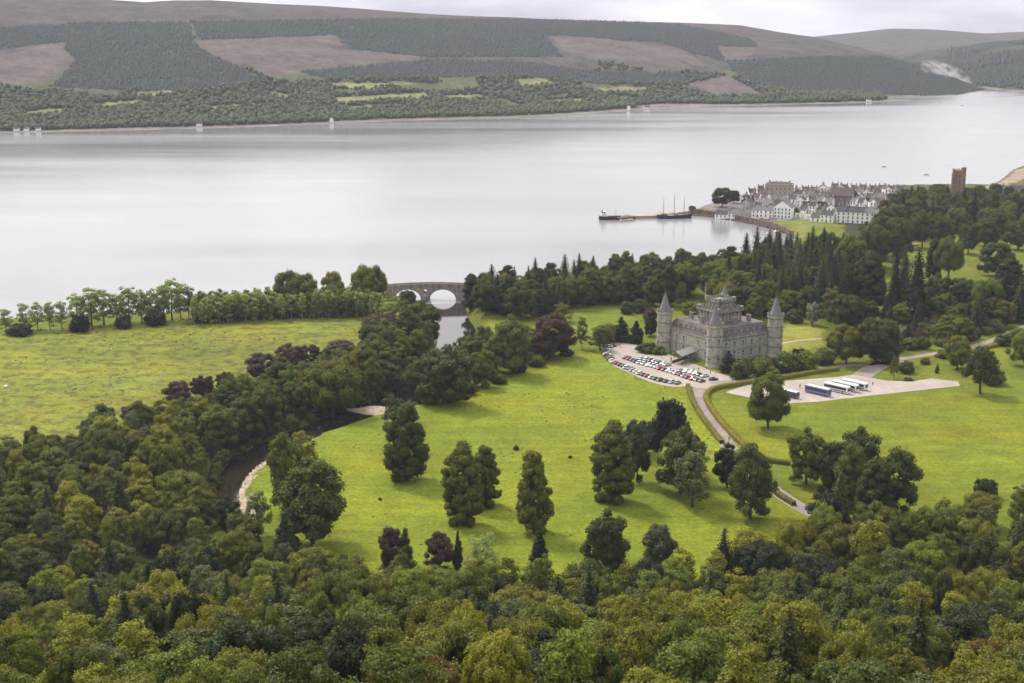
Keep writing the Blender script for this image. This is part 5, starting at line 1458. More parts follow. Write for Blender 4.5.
IN_B = z1([(262, 381), (300, 388), (345, 400), (372, 408)]); park(IN_B, "in the left rear inner row", 2.75, 0, ['silver', 'white', 'black', 'silver', 'grey', 'white'])
IN_C = z1([(428, 432), (460, 438), (500, 447), (532, 456)]); park(IN_C, "in the right rear inner row", 2.75, 0, ['silver', 'white', 'white', 'silver', 'black', 'silver'])
cx_, cy_ = at_z(*z1([(569, 470)])[0], 6.03); car(cx_, cy_, .25, 'black', 'saloon', None, label="black saloon standing alone nearest the castle's front tower")
cx_, cy_ = at_z(*z1([(140, 327)])[0], 6.03); car(cx_, cy_, .5, 'maroon', 'hatch', None, label="maroon hatchback at the far left tip of the forecourt")
cx_, cy_ = at_z(*z3([(672, 247)])[0], 6.035); car(cx_, cy_, .1, 'black', 'estate', None, label="black estate car alone at the right of the coach park", group='vehicles in the coach park')
cx_, cy_ = at_z(*z3([(276, 300)])[0], 6.035); car(cx_, cy_, -.9, 'white', 'estate', None, label="white estate car half hidden by the tree at the coach park", group='vehicles in the coach park')
for i, t_ in enumerate(np.linspace(.08, .8, 13)):
    q = t_ * (len(sw) - 1); k = int(q); p_ = sw[k] * (1 - q + k) + sw[k + 1] * (q - k); d_ = sw[k + 1] - sw[k]; a = math.atan2(d_[1], d_[0])
    car(p_[0] - math.sin(a) * 6.0, p_[1] + math.cos(a) * 6.0, a + PI / 2, rc.choice(['white', 'silver', 'red', 'blue', 'black', 'white']), 'hatch', "on the quay of the bay", z_=float(ground_h(np.array([p_[0] - math.sin(a) * 6.0]), np.array([p_[1] + math.cos(a) * 6.0]))[0]) + .02, group='cars parked on the quay')
B = {}
for c, color, kd, pl, px in CREC: B.setdefault((color, kd, pl), []).append((px, c))
for (color, kd, pl), L in B.items():
    L.sort(key=lambda q: q[0]); n_ = len(L)
    for i, (px, c) in enumerate(L): c['label'] = f"{color} {kd} {pl}" if n_ == 1 else f"{rank(i, n_)} of {color} {kd}s {pl}"
# coaches
m_coach_blue = paint_mat("coach_blue", (.10, .13, .30)); m_coach_navy = paint_mat("coach_navy", (.02, .03, .13)); m_coach_white = paint_mat("coach_white", (.74, .74, .73)); m_roofw = paint_mat("coach_roof", (.70, .71, .73))
def coach(px, py, rz, L, body_m, label, H=3.35, stripe=None):
    x_, y_ = at_z(px, py, 6.035); c = link("coach", None, None, (x_, y_, 6.035), (0, 0, rz)); tag(c, label, "coach", "coaches in the coach park"); W_ = 1.25
    def sec(x_, k, z1_): return [(x_, -W_ * k, .55), (x_, -W_ * k * .96, .38), (x_, W_ * k * .96, .38), (x_, W_ * k, .55), (x_, W_ * k, z1_ - .35), (x_, W_ * k * .90, z1_ - .04), (x_, -W_ * k * .90, z1_ - .04), (x_, -W_ * k, z1_ - .35)]
    m = MB(); m.rings([sec(-L / 2, .93, H - .12), sec(-L / 2 + .2, 1, H), sec(L / 2 - .5, 1, H), sec(L / 2 - .08, .95, H - .25), sec(L / 2, .9, H - .6)]); m.build("body", body_m, c)
    m = MB(); m.rings([[(x_, y_, H - .30) for x_, y_ in rect(L / 2 - .35, W_ * .985)], [(x_, y_, H + .015) for x_, y_ in rect(L / 2 - .45, W_ * .86)], [(x_, y_, H + .05) for x_, y_ in rect(L / 2 - .8, W_ * .6)]]); rf_ = m.build("roof", m_roofw, c)
    for q in (-.25, .2): m = MB(); m.box((L * q, 0, H + .1), (.9, .8, .14), taper=.9); m.build("roof_hatch", m_roofw, rf_)
    for s_ in (-1, 1):
        m = MB(); m.box((-.15, s_ * (W_ + .004), 2.15), (L - 1.0, .03, 1.1))
        for i in range(7): m.box((-L / 2 + 1.3 + (L - 2.2) * i / 6, s_ * (W_ + .02), 2.15), (.10, .012, 1.1), m=1)
        m.build("window", [m_cglass, m_tyre], c)
    m = MB(); m.box((L / 2 - .02, 0, 2.0), (.06, 2.15, 1.35)); m.build("windscreen", m_cglass, c); m = MB(); m.box((-L / 2 - .005, 0, 2.3), (.05, 1.9, .8)); m.build("rear_window", m_cglass, c)
    if stripe:
        for s_ in (-1, 1): m = MB(); m.box((0, s_ * (W_ + .006), 1.05), (L - .6, .02, .42)); m.build("stripe", stripe, c)
    m = MB()
    for s_ in (-1, 1): m.box((L / 2 + .01, s_ * .85, .85), (.06, .35, .2)); 
    m.build("headlight", m_head, c)
    for sx in (-.29, .30):
        for sy in (-1, 1): w_ = link("wheel", WHEEL, c, (sx * L, sy * 1.12, .48), (0, 0, 0), (1.55, 1.4, 1.55)); link("rim", RIM, w_)
ca = R(-47)
coach(*z3([(392, 289)])[0], ca, 11.8, m_coach_blue, "blue-sided coach with pale roof, left of the three white coaches")
coach(*z3([(450, 281)])[0], ca, 12, m_coach_white, "leftmost of the three white coaches in the coach park", stripe=m_coach_navy)
coach(*z3([(476, 275)])[0], ca, 12, m_coach_white, "middle of the three white coaches in the coach park", stripe=m_coach_navy)
coach(*z3([(504, 270)])[0], ca, 12, m_coach_white, "rightmost of the three white coaches in the coach park", stripe=m_coach_navy)
coach(*z3([(308, 298)])[0], ca, 7.5, m_coach_navy, "short dark navy minibus beside the lone tree at the coach park", H=2.9)
# people: one skinned figure, tiny in the photo
def person_mesh(seed):
    r_ = random.Random(seed); st = r_.uniform(.05, .22)
    J = [(0, 0, .95), (0, 0, 1.15), (0, 0, 1.38), (0, 0, 1.5), (0, .01, 1.62), (0, .01, 1.74), (-.19, 0, 1.4), (-.25, .03, 1.12), (-.24, -.06, .88), (.19, 0, 1.4), (.25, -.03, 1.12), (.24, -.08, .88),
         (-.09, 0, .9), (-.10, -st * .5, .48), (-.10, -st + .05, .06), (-.10, -st - .1, .03), (.09, 0, .9), (.10, st * .5 - .03, .48), (.10, st, .06), (.10, st - .14, .03)]
    E = [(0, 1), (1, 2), (2, 3), (3, 4), (4, 5), (2, 6), (6, 7), (7, 8), (2, 9), (9, 10), (10, 11), (0, 12), (12, 13), (13, 14), (14, 15), (0, 16), (16, 17), (17, 18), (18, 19)]
    rad = [.15, .14, .15, .055, .095, .07, .07, .05, .035, .07, .05, .035, .095, .065, .045, .04, .095, .065, .045, .04]
    me = bpy.data.meshes.new("person"); me.from_pydata(J, E, []); o = link("person", me)
    md = o.modifiers.new("skin", 'SKIN')
    for i, v in enumerate(me.skin_vertices[0].data): v.radius = (rad[i], rad[i] * (.75 if i < 3 else 1)); v.use_root = (i == 0)
    sb = o.modifiers.new("sub", 'SUBSURF'); sb.levels = 1; sb.render_levels = 1
    dg = bpy.context.evaluated_depsgraph_get(); ev = bpy.data.meshes.new_from_object(o.evaluated_get(dg)); bpy.data.objects.remove(o)
    for k in range(4): ev.materials.append(None)
    for p_ in ev.polygons:
        z_ = p_.center.z; x_ = abs(p_.center.x); p_.material_index = 0 if (z_ > 1.48 and (z_ < 1.68) or (x_ > .21 and z_ < .95 and z_ > .8)) else 3 if z_ >= 1.68 else 1 if z_ > .93 else 2; p_.use_smooth = True
    return ev
PM = [person_mesh(s) for s in range(4)]
m_skin = mat_var("skin", (.45, .28, .21), .6); m_hair = mat_var("hair", (.06, .04, .03), .7)
CL = {k: mat_var("cloth_" + k.replace(' ', '_'), c_, .9) for k, c_ in {'red': (.4, .04, .04), 'dark blue': (.03, .04, .12), 'black': (.02, .02, .02), 'white': (.7, .7, .68), 'pale blue': (.3, .42, .6), 'beige': (.45, .38, .28), 'green': (.06, .14, .06)}.items()}
for px, py, shirt, legs, lb in [(*z1([(168, 328)])[0], 'dark blue', 'black', "person in dark blue top at the left end of the forecourt"), (*z1([(175, 331)])[0], 'white', 'dark blue', "person in white top at the left end of the forecourt"), (*z1([(350, 380)])[0], 'red', 'black', "person in red top walking near the porch"),
                                (*z1([(390, 388)])[0], 'black', 'black', "person all in black in front of the porch"), (*z1([(443, 402)])[0], 'dark blue', 'beige', "person in dark blue top and beige trousers before the front tower"), (*z1([(487, 430)])[0], 'pale blue', 'dark blue', "person in pale blue top behind the right rear cars"),
                                (*z1([(505, 432)])[0], 'black', 'dark blue', "person in black top standing behind the right rear cars"), (*z1([(540, 425)])[0], 'green', 'black', "person in green top by the front tower's foot"), (*z1([(557, 444)])[0], 'red', 'dark blue', "person in red top by the front tower's foot"), (*z1([(577, 445)])[0], 'white', 'black', "person in white top right of the front tower's foot"),
                                (729, 441, 'black', 'dark blue', "person in black walking alone down the drive"), (*z3([(560, 262)])[0], 'dark blue', 'black', "person in dark blue walking right of the white coaches"), (*z3([(338, 270)])[0], 'black', 'beige', "person in black top left of the blue-sided coach"), (*z1([(937, 503)])[0], 'red', 'black', "person in red top by the blue-sided coach's end")]:
    x_, y_ = at_z(px, py, 6.04); o = link("person", PM[rc.randrange(4)].copy(), None, (x_, y_, 6.05 if py < 420 else 6.045), (0, 0, rc.uniform(0, 6.28)))
    for i, mt in enumerate((m_skin, CL[shirt], CL[legs], m_hair)): o.data.materials[i] = mt
    tag(o, lb, "person")
# ================================================================ PLANTING
S_ = single
# ---- trees standing alone in the central meadow
S_(407, 480, 50, 76, 'lime_tree', 'dark-green', "dark full-skirted tree nearest the weir in the central meadow")
S_(394, 447, 34, 56, 'ash_tree', 'grey-green', "pale grey-green loose tree behind the dark full-skirted tree near the weir")
S_(463, 524, 46, 80, 'lime_tree', 'olive', "front tree of the olive pair in the middle of the meadow")
S_(485, 506, 36, 60, 'lime_tree', 'olive', "rear tree of the olive pair in the middle of the meadow")
S_(534, 533, 44, 80, 'lime_tree', 'olive', "slim olive full-skirted tree alone, right of the olive pair in the meadow")
S_(516, 450, 6, 5, 'bush', 'dark-green', "tiny lone dark bush in the open upper meadow")
S_(380, 500, 4, 3, 'bush', 'dark-green', "tiny dark bush in the meadow below the tree near the weir")
S_(570, 458, 4, 3, 'bush', 'dark-green', "tiny bush in the meadow left of the cluster beside the drive")
S_(612, 501, 52, 78, 'lime_tree', 'olive', "olive full-skirted tree at the left of the cluster beside the drive")
S_(637, 482, 30, 54, 'alder_tree', 'dark-green', "dark round tree tucked behind the olive tree left of the drive cluster")
S_(670, 474, 62, 70, 'cedar_tree', 'blackish', "blackish flat-tiered cedar topping the cluster beside the drive")
S_(680, 494, 56, 66, 'alder_tree', 'dark-green', "big dark round tree in front of the cedar beside the drive")
S_(692, 507, 46, 60, 'ash_tree', 'grey-green', "grey-green loose tree with bare trunk in front of the drive cluster")
S_(640, 455, 40, 34, 'oak_tree', 'blackish', "low blackish tree at the top edge of the drive cluster")
S_(727, 487, 30, 42, 'alder_tree', 'blackish', "small blackish round tree right of the cedar cluster by the drive")
S_(750, 519, 52, 72, 'alder_tree', 'dark-green', "dark round tree nearest the lower end of the drive hedge")
S_(768, 428, 43, 53, 'broadleaf_tree', 'mid-green', "lone spreading tree with bare trunk in front of the coach park")
# ---- cluster in the right field
G = 'tree clump between drive and right field'
S_(806, 484, 44, 56, 'alder_tree', 'mid-green', "mid green tree at the upper left of the clump right of the drive")
S_(830, 495, 34, 54, 'alder_tree', 'dark-green', "dark narrow tree left of centre in the clump right of the drive")
S_(857, 486, 48, 58, 'alder_tree', 'dark-green', "dark round tree at the top centre of the clump right of the drive")
S_(850, 508, 40, 64, 'alder_tree', 'mid-green', "mid green round tree in the centre of the clump right of the drive")
S_(896, 512, 50, 64, 'alder_tree', 'dark-green', "large dark round tree at the right end of the clump in the right field")
S_(872, 525, 48, 66, 'lime_tree', 'dark-green', "dark tall full-skirted tree at the front of the clump right of the drive")
S_(838, 527, 34, 54, 'conifer_tree', 'dark-green', "dark pointed conifer at the end of the drive")
S_(826, 540, 44, 46, 'alder_tree', 'blackish', "blackish round tree overhanging the lower end of the drive")
S_(985, 497, 25, 20, 'bush', 'blackish', "single blackish round bush at the lower edge of the right field")
S_(870, 583, 44, 68, 'ash_tree', 'yellow-green', "tall yellow-green tree standing up below the clump at the drive's end")
# ---- river bend group
S_(313, 546, 80, 84, 'alder_tree', 'dark-green', "largest dark round tree on the meadow side of the river bend")
S_(288, 511, 44, 74, 'alder_tree', 'mid-green', "mid green round tree beside the gravel bar at the river bend")
S_(303, 486, 38, 58, 'ash_tree', 'yellow-green', "yellow-green loose tree behind the round tree at the river bend")
S_(258, 536, 34, 46, 'ash_tree', 'grey-green', "small grey-green tree on the bank below the gravel bar")
S_(286, 568, 28, 56, 'cypress_tree', 'blackish', "blackish flame-shaped conifer below the largest tree at the river bend")
S_(228, 540, 30, 44, 'alder_tree', 'dark-green', "dark round tree at the lower end of the visible river")
# ---- ornamental row at the lower edge of the meadow
S_(391, 573, 28, 46, 'alder_tree', 'copper', "copper round tree at the left of the ornamental row below the meadow")
S_(406, 575, 22, 48, 'cypress_tree', 'dark-green', "dark green flame-shaped conifer right against the left copper tree")
S_(440, 570, 32, 36, 'alder_tree', 'copper', "low copper round tree between two dark conifers below the meadow")
S_(458, 570, 11, 40, 'cypress_tree', 'blackish', "thinnest dark conifer beside the pale feathery tree")
S_(481, 590, 42, 60, 'willow_tree', 'pale-green', "pale grey-green feathery tree at the lower edge of the meadow")
S_(539, 584, 27, 54, 'cypress_tree', 'blackish', "dark flame-shaped conifer standing alone at the lower edge of the meadow")
S_(607, 585, 52, 74, 'alder_tree', 'dark-green', "big dark round tree at the lower meadow edge, right of the lone conifer")
S_(658, 574, 44, 48, 'alder_tree', 'grey-green', "grey-green round tree beside the big dark one at the lower meadow edge")
# ---- right bank of the river, between meadow and bridge
S_(446, 404, 64, 58, 'alder_tree', 'dark-green', "broad dark tree at the left of the belt between river and meadow")
S_(420, 402, 40, 46, 'alder_tree', 'dark-green', "dark round tree at the river end of the belt above the meadow")
S_(482, 387, 32, 36, 'alder_tree', 'mid-green', "low mid green tree in the belt between river and meadow")
S_(512, 374, 46, 58, 'alder_tree', 'mid-green', "tall mid green tree left of the copper beech above the meadow")
S_(554, 357, 46, 42, 'broadleaf_tree', 'copper', "large copper beech above the meadow near the car park")
S_(548, 360, 22, 26, 'alder_tree', 'dark-green', "dark green tree in front of the copper beech")
S_(582, 349, 14, 34, 'birch_tree', 'grey-green', "slim pale tree just right of the copper beech")
S_(600, 350, 28, 26, 'ash_tree', 'mid-green', "loose green tree between the slim pale tree and the dark yews")
S_(606, 342, 24, 20, 'bush', 'olive', "olive bush behind the loose green tree by the car park")
S_(621, 341, 19, 25, 'cypress_tree', 'blackish', "left yew of the dark pair left of the castle")
S_(636, 343, 16, 23, 'cypress_tree', 'blackish', "right yew of the dark pair left of the castle")
S_(626, 314, 14, 13, 'bush', 'grey-green', "grey-green round bush on the lawn behind the castle's left side")
S_(650, 321, 18, 13, 'bush', 'copper', "copper bush behind the left corner tower")
S_(651, 336, 15, 19, 'broadleaf_tree', 'blackish', "blackish round tree against the castle's left corner tower")
S_(562, 322, 24, 20, 'ash_tree', 'olive', "olive tree on the lawn edge above the copper beech")
S_(646, 352, 22, 10, 'bush', 'dark-green', "left low bush in the bed before the left corner tower")
S_(658, 354, 16, 8, 'bush', 'mid-green', "right low bush in the bed before the left corner tower")
# ---- behind the castle
for a, b_, w, h, kd, c_, lb in [(668, 306, 24, 42, 'lime_tree', 'dark-green', "dark full-skirted tree behind the castle, left of the small bright lawn"), (681, 309, 15, 28, 'ash_tree', 'mid-green', "narrow loose tree at the left edge of the small bright lawn behind the castle"), (652, 306, 22, 30, 'alder_tree', 'mid-green', "green egg-shaped tree on the lawn behind the castle's left tower"),
                                (692, 314, 20, 13, 'bush', 'olive', "olive bush behind the castle roof, below the small bright lawn"), (738, 317, 28, 34, 'alder_tree', 'dark-green', "dark egg-shaped tree just right of the castle's keep"), (753, 320, 22, 26, 'alder_tree', 'mid-green', "mid green egg-shaped tree between the keep and the right tower"), (776, 318, 26, 20, 'broadleaf_tree', 'bright-green', "bright green round tree behind the castle's right tower"),
                                (794, 323, 18, 14, 'bush', 'dark-green', "dark bush right of the castle's right tower, near the whitish tree"), (640, 312, 20, 14, 'bush', 'dark-green', "dark bush on the lawn left of the copper bush"), (700, 318, 16, 10, 'bush', 'dark-green', "dark low bush hidden behind the castle roof by the keep")]:
    S_(a, b_, w, h, kd, c_, lb)
for a, b_, w, h, c_ in [(520, 372, 16, 12, 'dark-green'), (498, 383, 18, 11, 'mid-green'), (466, 394, 20, 13, 'dark-green'), (432, 404, 20, 12, 'olive'), (536, 366, 18, 12, 'mid-green'), (566, 356, 14, 9, 'dark-green'), (450, 401, 18, 12, 'mid-green')]:
    S_(a, b_, w, h, 'bush', c_, None, "along the meadow edge of the river belt", 'bushes along the river belt')
# ---- left bank between the rough field and the river
for i, (a, b_, w, h) in enumerate([(134, 424, 28, 18), (178, 406, 30, 24), (203, 398, 24, 22), (225, 390, 20, 18), (262, 380, 32, 26), (290, 368, 30, 24), (310, 366, 26, 20), (340, 360, 34, 20), (382, 346, 40, 30)]):
    S_(a, b_, w, h, 'broadleaf_tree', 'copper' if i in (2, 3, 6) else 'purple-brown', None, "along the edge of the left field", 'copper trees along the field edge')
S_(332, 418, 72, 56, 'oak_tree', 'olive', "largest olive spreading tree on the far bank at the river bend")
S_(398, 352, 30, 26, 'ash_tree', 'mid-green', None, "on the left bank near the bridge")
EXCL += [GRAVEL_BAR, WEIR_BAR, FC_P, CP_P]
BL = ['dark-green', 'mid-green', 'mid-green', 'olive']
fill([polyz([(300, 396), (345, 374), (400, 347), (426, 331), (432, 345), (425, 365), (405, 390), (385, 398), (350, 407), (300, 420), (260, 436), (230, 452), (205, 450), (230, 408)])],
     0.66, [(5, 'alder_tree', ['dark-green', 'mid-green', 'mid-green'], (11, 17), (13, 19)), (2, 'ash_tree', ['olive', 'mid-green', 'grey-green'], (8, 11), (12, 17)), (1, 'oak_tree', ['olive', 'mid-green'], (14, 18), (13, 17))],
     lambda px, py, a, b_: ("on the left bank above the weir" if py < 390 and px > 300 else "on the left bank of the river bend", "on the left bank of the river"), 120, 41)
fill([polyz([(440, 395), (476, 381), (540, 358), (536, 350), (480, 352), (462, 360), (450, 375), (430, 392)])], 0.6,
     [(3, 'alder_tree', ['dark-green', 'mid-green'], (10, 15), (11, 16)), (1, 'bush', ['olive', 'mid-green'], (4, 6), (3, 5))], "in the belt between river and meadow", 30, 43)
# ---- bushes hanging over the far bank of the river
rt = np.random.default_rng(91); bl_ = resample(RIV[30:], 4.6); tb_ = np.gradient(bl_[:, :2], axis=0); tb_ /= np.hypot(*tb_.T)[:, None]
for (a, b_, w_, _z), t_ in zip(bl_, tb_):
    for s_ in (1, -1):
        x_, y_ = a + t_[1] * s_ * (w_ + rt.uniform(.6, 2.2)), b_ - t_[0] * s_ * (w_ + rt.uniform(.6, 2.2))
        px, py, _ = project(x_, y_, 5)
        near = inside(MEADOW, np.array([x_]), np.array([y_]))[0] or inside(GRAVEL_BAR, np.array([x_]), np.array([y_]))[0] or (s_ == -1 and py > 470 and px > 225) or (s_ == -1 and px > 235 and py > 425)
        if near or px < -20 or rt.random() < .12: continue
        plant('bush', ['mid-green', 'dark-green', 'olive'][rt.integers(3)], x_, y_, float(ground_h(np.array([x_]), np.array([y_]))[0]) - .3, rt.uniform(3.5, 6.5), rt.uniform(3, 6), "on the river bank above the weir" if py < 405 else "on the river's far bank, right of bend" if px > 280 else "on the river's far bank, left of bend" if py < 520 else "on the river bank in the left wood", group='bushes on the river bank')
# ---- the left wood
def pl_left(px, py, a, b_):
    row = "back edge" if py < 440 else ("middle" if py < 505 else "front")
    return (f"at the {row} of left wood's left half" if px < 110 else f"at the {row} of left wood's right half", "in the left wood")
WOOD_MIX = [(4, 'alder_tree', ['dark-green', 'mid-green', 'olive', 'yellow-green'], (9, 15), (11, 17)), (3, 'oak_tree', ['mid-green', 'olive', 'olive', 'dark-green'], (12, 17), (11, 16)),
            (3, 'ash_tree', ['grey-green', 'yellow-green', 'olive', 'mid-green'], (7, 10), (11, 16)), (.3, 'conifer_tree', ['blackish'], (8, 11), (15, 19)), (.5, 'willow_tree', ['olive', 'grey-green'], (9, 13), (10, 14)),
            (.3, 'alder_tree', ['russet', 'golden'], (7, 11), (9, 13))]
fill([polyz([(-120, 480), (60, 462), (150, 436), (230, 409), (250, 440), (215, 470), (205, 500), (213, 530), (226, 552), (150, 575), (-120, 590)])], 0.76, WOOD_MIX, pl_left, 230, 47)
fill([polyz([(-120, 462), (60, 446), (150, 420), (200, 402), (205, 412), (150, 440), (60, 468), (-120, 486)])], 0.75,
     [(3, 'bush', ['olive', 'purple-brown', 'mid-green', 'russet'], (4, 8), (3, 5.5))], "along the upper edge of the left wood", 60, 49)
fill([polyz([(-120, 572), (150, 566), (236, 548), (256, 566), (100, 594), (-120, 604)])], 0.72, [(4, 'alder_tree', ['dark-green', 'mid-green', 'olive'], (9, 14), (10, 15))], pl_left, 50, 101, river_gap=1.2)
# ---- the foreground wood on the slope
def pl_fore(px, py, a, b_):
    col_ = "under left wood" if px < 190 else "below river bend" if px < 370 else "below meadow" if px < 580 else "below drive" if px < 800 else "at lower right"
    d_ = math.hypot(a, b_)
    row = "bottom edge" if py > 655 else "front" if py > 620 else "middle" if py > 580 else "back"
    return (f"at {row} of wood {col_}", "in the wood " + col_)
FW = polyz([(-140, 575), (100, 570), (240, 556), (262, 566), (330, 585), (400, 608), (470, 612), (560, 622), (600, 606), (660, 596), (700, 590), (760, 566), (815, 552), (900, 546), (960, 528), (1180, 500)])
FW = np.vstack([FW, [[190, 200], [60, 165], [-60, 165], [-150, 190], [-230, 300]]])
FW_MIX = [(4.2, 'sycamore_tree', ['dark-green', 'blackish', 'mid-green', 'olive', 'yellow-green', 'bright-green'], (8, 17), (10, 18)), (3.2, 'oak_tree', ['mid-green', 'olive', 'yellow-green', 'dark-green', 'yellow-green'], (11, 19), (11, 16)),
          (2.6, 'ash_tree', ['grey-green', 'yellow-green', 'olive', 'bright-green'], (8, 12), (12, 17)), (.35, 'conifer_tree', ['blackish', 'dark-green'], (8, 12), (14, 20)), (.8, 'willow_tree', ['olive', 'grey-green', 'mid-green'], (10, 14), (11, 14)),
          (.3, 'sycamore_tree', ['russet', 'golden', 'copper'], (8, 12), (9, 12))]
fill([FW], 0.84, FW_MIX, pl_fore, 420, 53, tries=24000)
fill([FW], 0.55, [(1, 'bush', ['mid-green', 'olive', 'grey-green', 'dark-green', 'bright-green'], (4, 7), (3.5, 6))], pl_fore, 80, 59, tries=6000)
# ---- rows of young trees at the far side of the left field
k = 0
for a, b_, w, h in [(6, 333, 12, 26), (24, 331, 12, 30), (38, 330, 13, 30), (50, 330, 12, 32), (62, 329, 13, 30)]:
    S_(a, b_, w * 1.35, h, 'birch_tree', 'pale-green', None, "in the thin row at the far left shore", 'young trees on the shore')
S_(21, 335, 24, 13, 'bush', 'blackish', "dark round bush in front of the thin row at the far left shore")
for a, b_, w, h in [(78, 327, 20, 36), (92, 326, 20, 40), (104, 325, 20, 38), (118, 324, 16, 32), (130, 323, 18, 40), (142, 322, 16, 34), (153, 321, 16, 34), (164, 320, 16, 38), (172, 320, 18, 44), (181, 319, 16, 38), (189, 318, 14, 34)]:
    S_(a, b_, w * 1.45, h, 'ash_tree' if w > 17 else 'birch_tree', 'pale-green', None, "in the shore row by left field", 'young trees on the shore')
for a, b_, w, h in [(80, 331, 22, 18), (123, 328, 18, 14), (156, 325, 22, 16)]:
    S_(a, b_, w, h, 'bush', 'blackish', None, "under the shore row by the left field", 'dark bushes under the shore row')
fill([polyz([(192, 325), (300, 319), (385, 317), (408, 326), (400, 336), (370, 318), (370, 308), (290, 311), (195, 316)])], 0.40,
     [(5, 'birch_tree', ['pale-green', 'pale-green', 'bright-green', 'pale-green'], (5.5, 8.5), (12, 16)), (.4, 'bush', ['dark-green'], (4, 7), (3, 5)), (.8, 'ash_tree', ['mid-green'], (7, 9), (12, 15))],
     lambda px, py, a, b_: ("left in the plantation by the bridge" if px < 255 else "mid-way in the plantation by the bridge" if px < 320 else "right in the plantation by the bridge", "in the young plantation by the bridge"), 190, 61, tries=6000)
S_(296, 312, 44, 40, 'oak_tree', 'olive', "broad olive tree left of the three behind the young plantation")
S_(334, 309, 24, 36, 'broadleaf_tree', 'yellow-green', "yellow-green tree in the middle of three behind the young plantation")
S_(369, 308, 42, 42, 'oak_tree', 'olive', "broad olive tree right of the three, nearest the bridge")
S_(394, 322, 24, 26, 'broadleaf_tree', 'mid-green', "mid green tree in front of the left end of the bridge")
S_(408, 314, 24, 24, 'broadleaf_tree', 'mid-green', "green tree in front of the bridge's left arch")
S_(410, 335, 26, 26, 'broadleaf_tree', 'dark-green', "dark tree on the left bank just above the bridge water")
# ---- broadleaf belt between bridge and castle
BB = polyz([(468, 299), (480, 316), (520, 320), (552, 312), (600, 307), (640, 300), (690, 300), (716, 312), (760, 317), (800, 318), (760, 296), (740, 272), (690, 278), (600, 289), (500, 297)])
EXCL += [polyz([(687, 309), (713, 309), (713, 283), (687, 283)]), polyz([(590, 330), (662, 330), (662, 303), (640, 302), (600, 309)])]
def pl_bb(px, py, a, b_):
    return ("in the shore belt next to the bridge" if px < 545 else "in the shore belt midway to the castle" if px < 640 else "in the belt behind the castle", "in the shore belt")
fill([BB], 0.62, [(5, 'broadleaf_tree', ['dark-green', 'mid-green', 'mid-green', 'olive'], (12, 18), (13, 20)), (2, 'lime_tree', ['dark-green', 'mid-green', 'grey-green'], (11, 15), (16, 22)), (1.0, 'conifer_tree', ['blackish', 'dark-green'], (8, 11), (17, 23)), (.4, 'ash_tree', ['grey-green', 'yellow-green'], (9, 12), (14, 19))],
     pl_bb, 110, 67, tries=6000)
# ---- conifers behind the castle
CCp = polyz([(716, 309), (770, 318), (830, 318), (862, 302), (866, 282), (840, 272), (770, 270), (722, 278)])
fill([CCp], 0.60, [(7, 'conifer_tree', ['blackish', 'dark-green', 'blackish'], (10, 14), (21, 29)), (1, 'lime_tree', ['dark-green'], (12, 15), (18, 24)), (1, 'broadleaf_tree', ['mid-green', 'olive', 'dark-green'], (11, 15), (14, 19))],
     lambda px, py, a, b_: ("at left of the conifers behind the castle" if px < 780 else "at right of the conifers behind the castle", "in the conifer stand behind the castle"), 90, 71, tries=6000)
# ---- parkland on the right
RP = "in the park below the brown tower"
for a, b_, w, h, kd, c_ in [(933, 278, 20, 40, 'lime_tree', 'dark-green'), (948, 282, 32, 44, 'oak_tree', 'mid-green'), (968, 254, 22, 32, 'broadleaf_tree', 'dark-green'), (997, 276, 34, 32, 'broadleaf_tree', 'dark-green'), (1008, 300, 38, 42, 'lime_tree', 'dark-green'),
                            (893, 318, 24, 68, 'conifer_tree', 'blackish'), (915, 322, 36, 74, 'conifer_tree', 'blackish'), (903, 300, 22, 50, 'conifer_tree', 'dark-green'), (937, 312, 28, 38, 'broadleaf_tree', 'olive'), (960, 312, 34, 34, 'broadleaf_tree', 'dark-green'),
                            (985, 318, 34, 40, 'broadleaf_tree', 'mid-green'), (870, 272, 36, 50, 'broadleaf_tree', 'dark-green'), (898, 262, 30, 44, 'broadleaf_tree', 'dark-green'), (922, 248, 26, 32, 'oak_tree', 'dark-green'), (1018, 250, 30, 30, 'broadleaf_tree', 'dark-green'),
                            (940, 245, 26, 30, 'broadleaf_tree', 'mid-green'), (985, 246, 26, 28, 'broadleaf_tree', 'mid-green'), (1022, 322, 26, 50, 'conifer_tree', 'blackish'), (978, 330, 22, 40, 'conifer_tree', 'dark-green'), (848, 290, 40, 54, 'broadleaf_tree', 'mid-green'),
                            (868, 312, 40, 60, 'lime_tree', 'dark-green'), (830, 322, 26, 38, 'ash_tree', 'olive'), (846, 330, 40, 36, 'broadleaf_tree', 'dark-green')]:
    S_(a, b_, w, h, kd, c_, None, RP, 'trees in the park below the tower')
fill([polyz([(800, 262), (868, 262), (880, 236), (890, 214), (910, 209), (1000, 210), (1120, 206), (1120, 236), (1010, 238), (960, 234), (910, 240), (890, 256), (880, 272), (800, 272)])], 0.62,
     [(5, 'broadleaf_tree', ['dark-green', 'mid-green', 'mid-green', 'dark-green'], (13, 20), (15, 24)), (1, 'conifer_tree', ['blackish'], (9, 12), (20, 27)), (1, 'oak_tree', ['olive', 'mid-green'], (16, 20), (14, 18))],
     lambda px, py, a, b_: ("in wood left of brown tower" if px < 925 else "in wood right of brown tower" if px > 985 else "in wood below brown tower", "in the wood around the brown tower"), 90, 73, tries=5000)
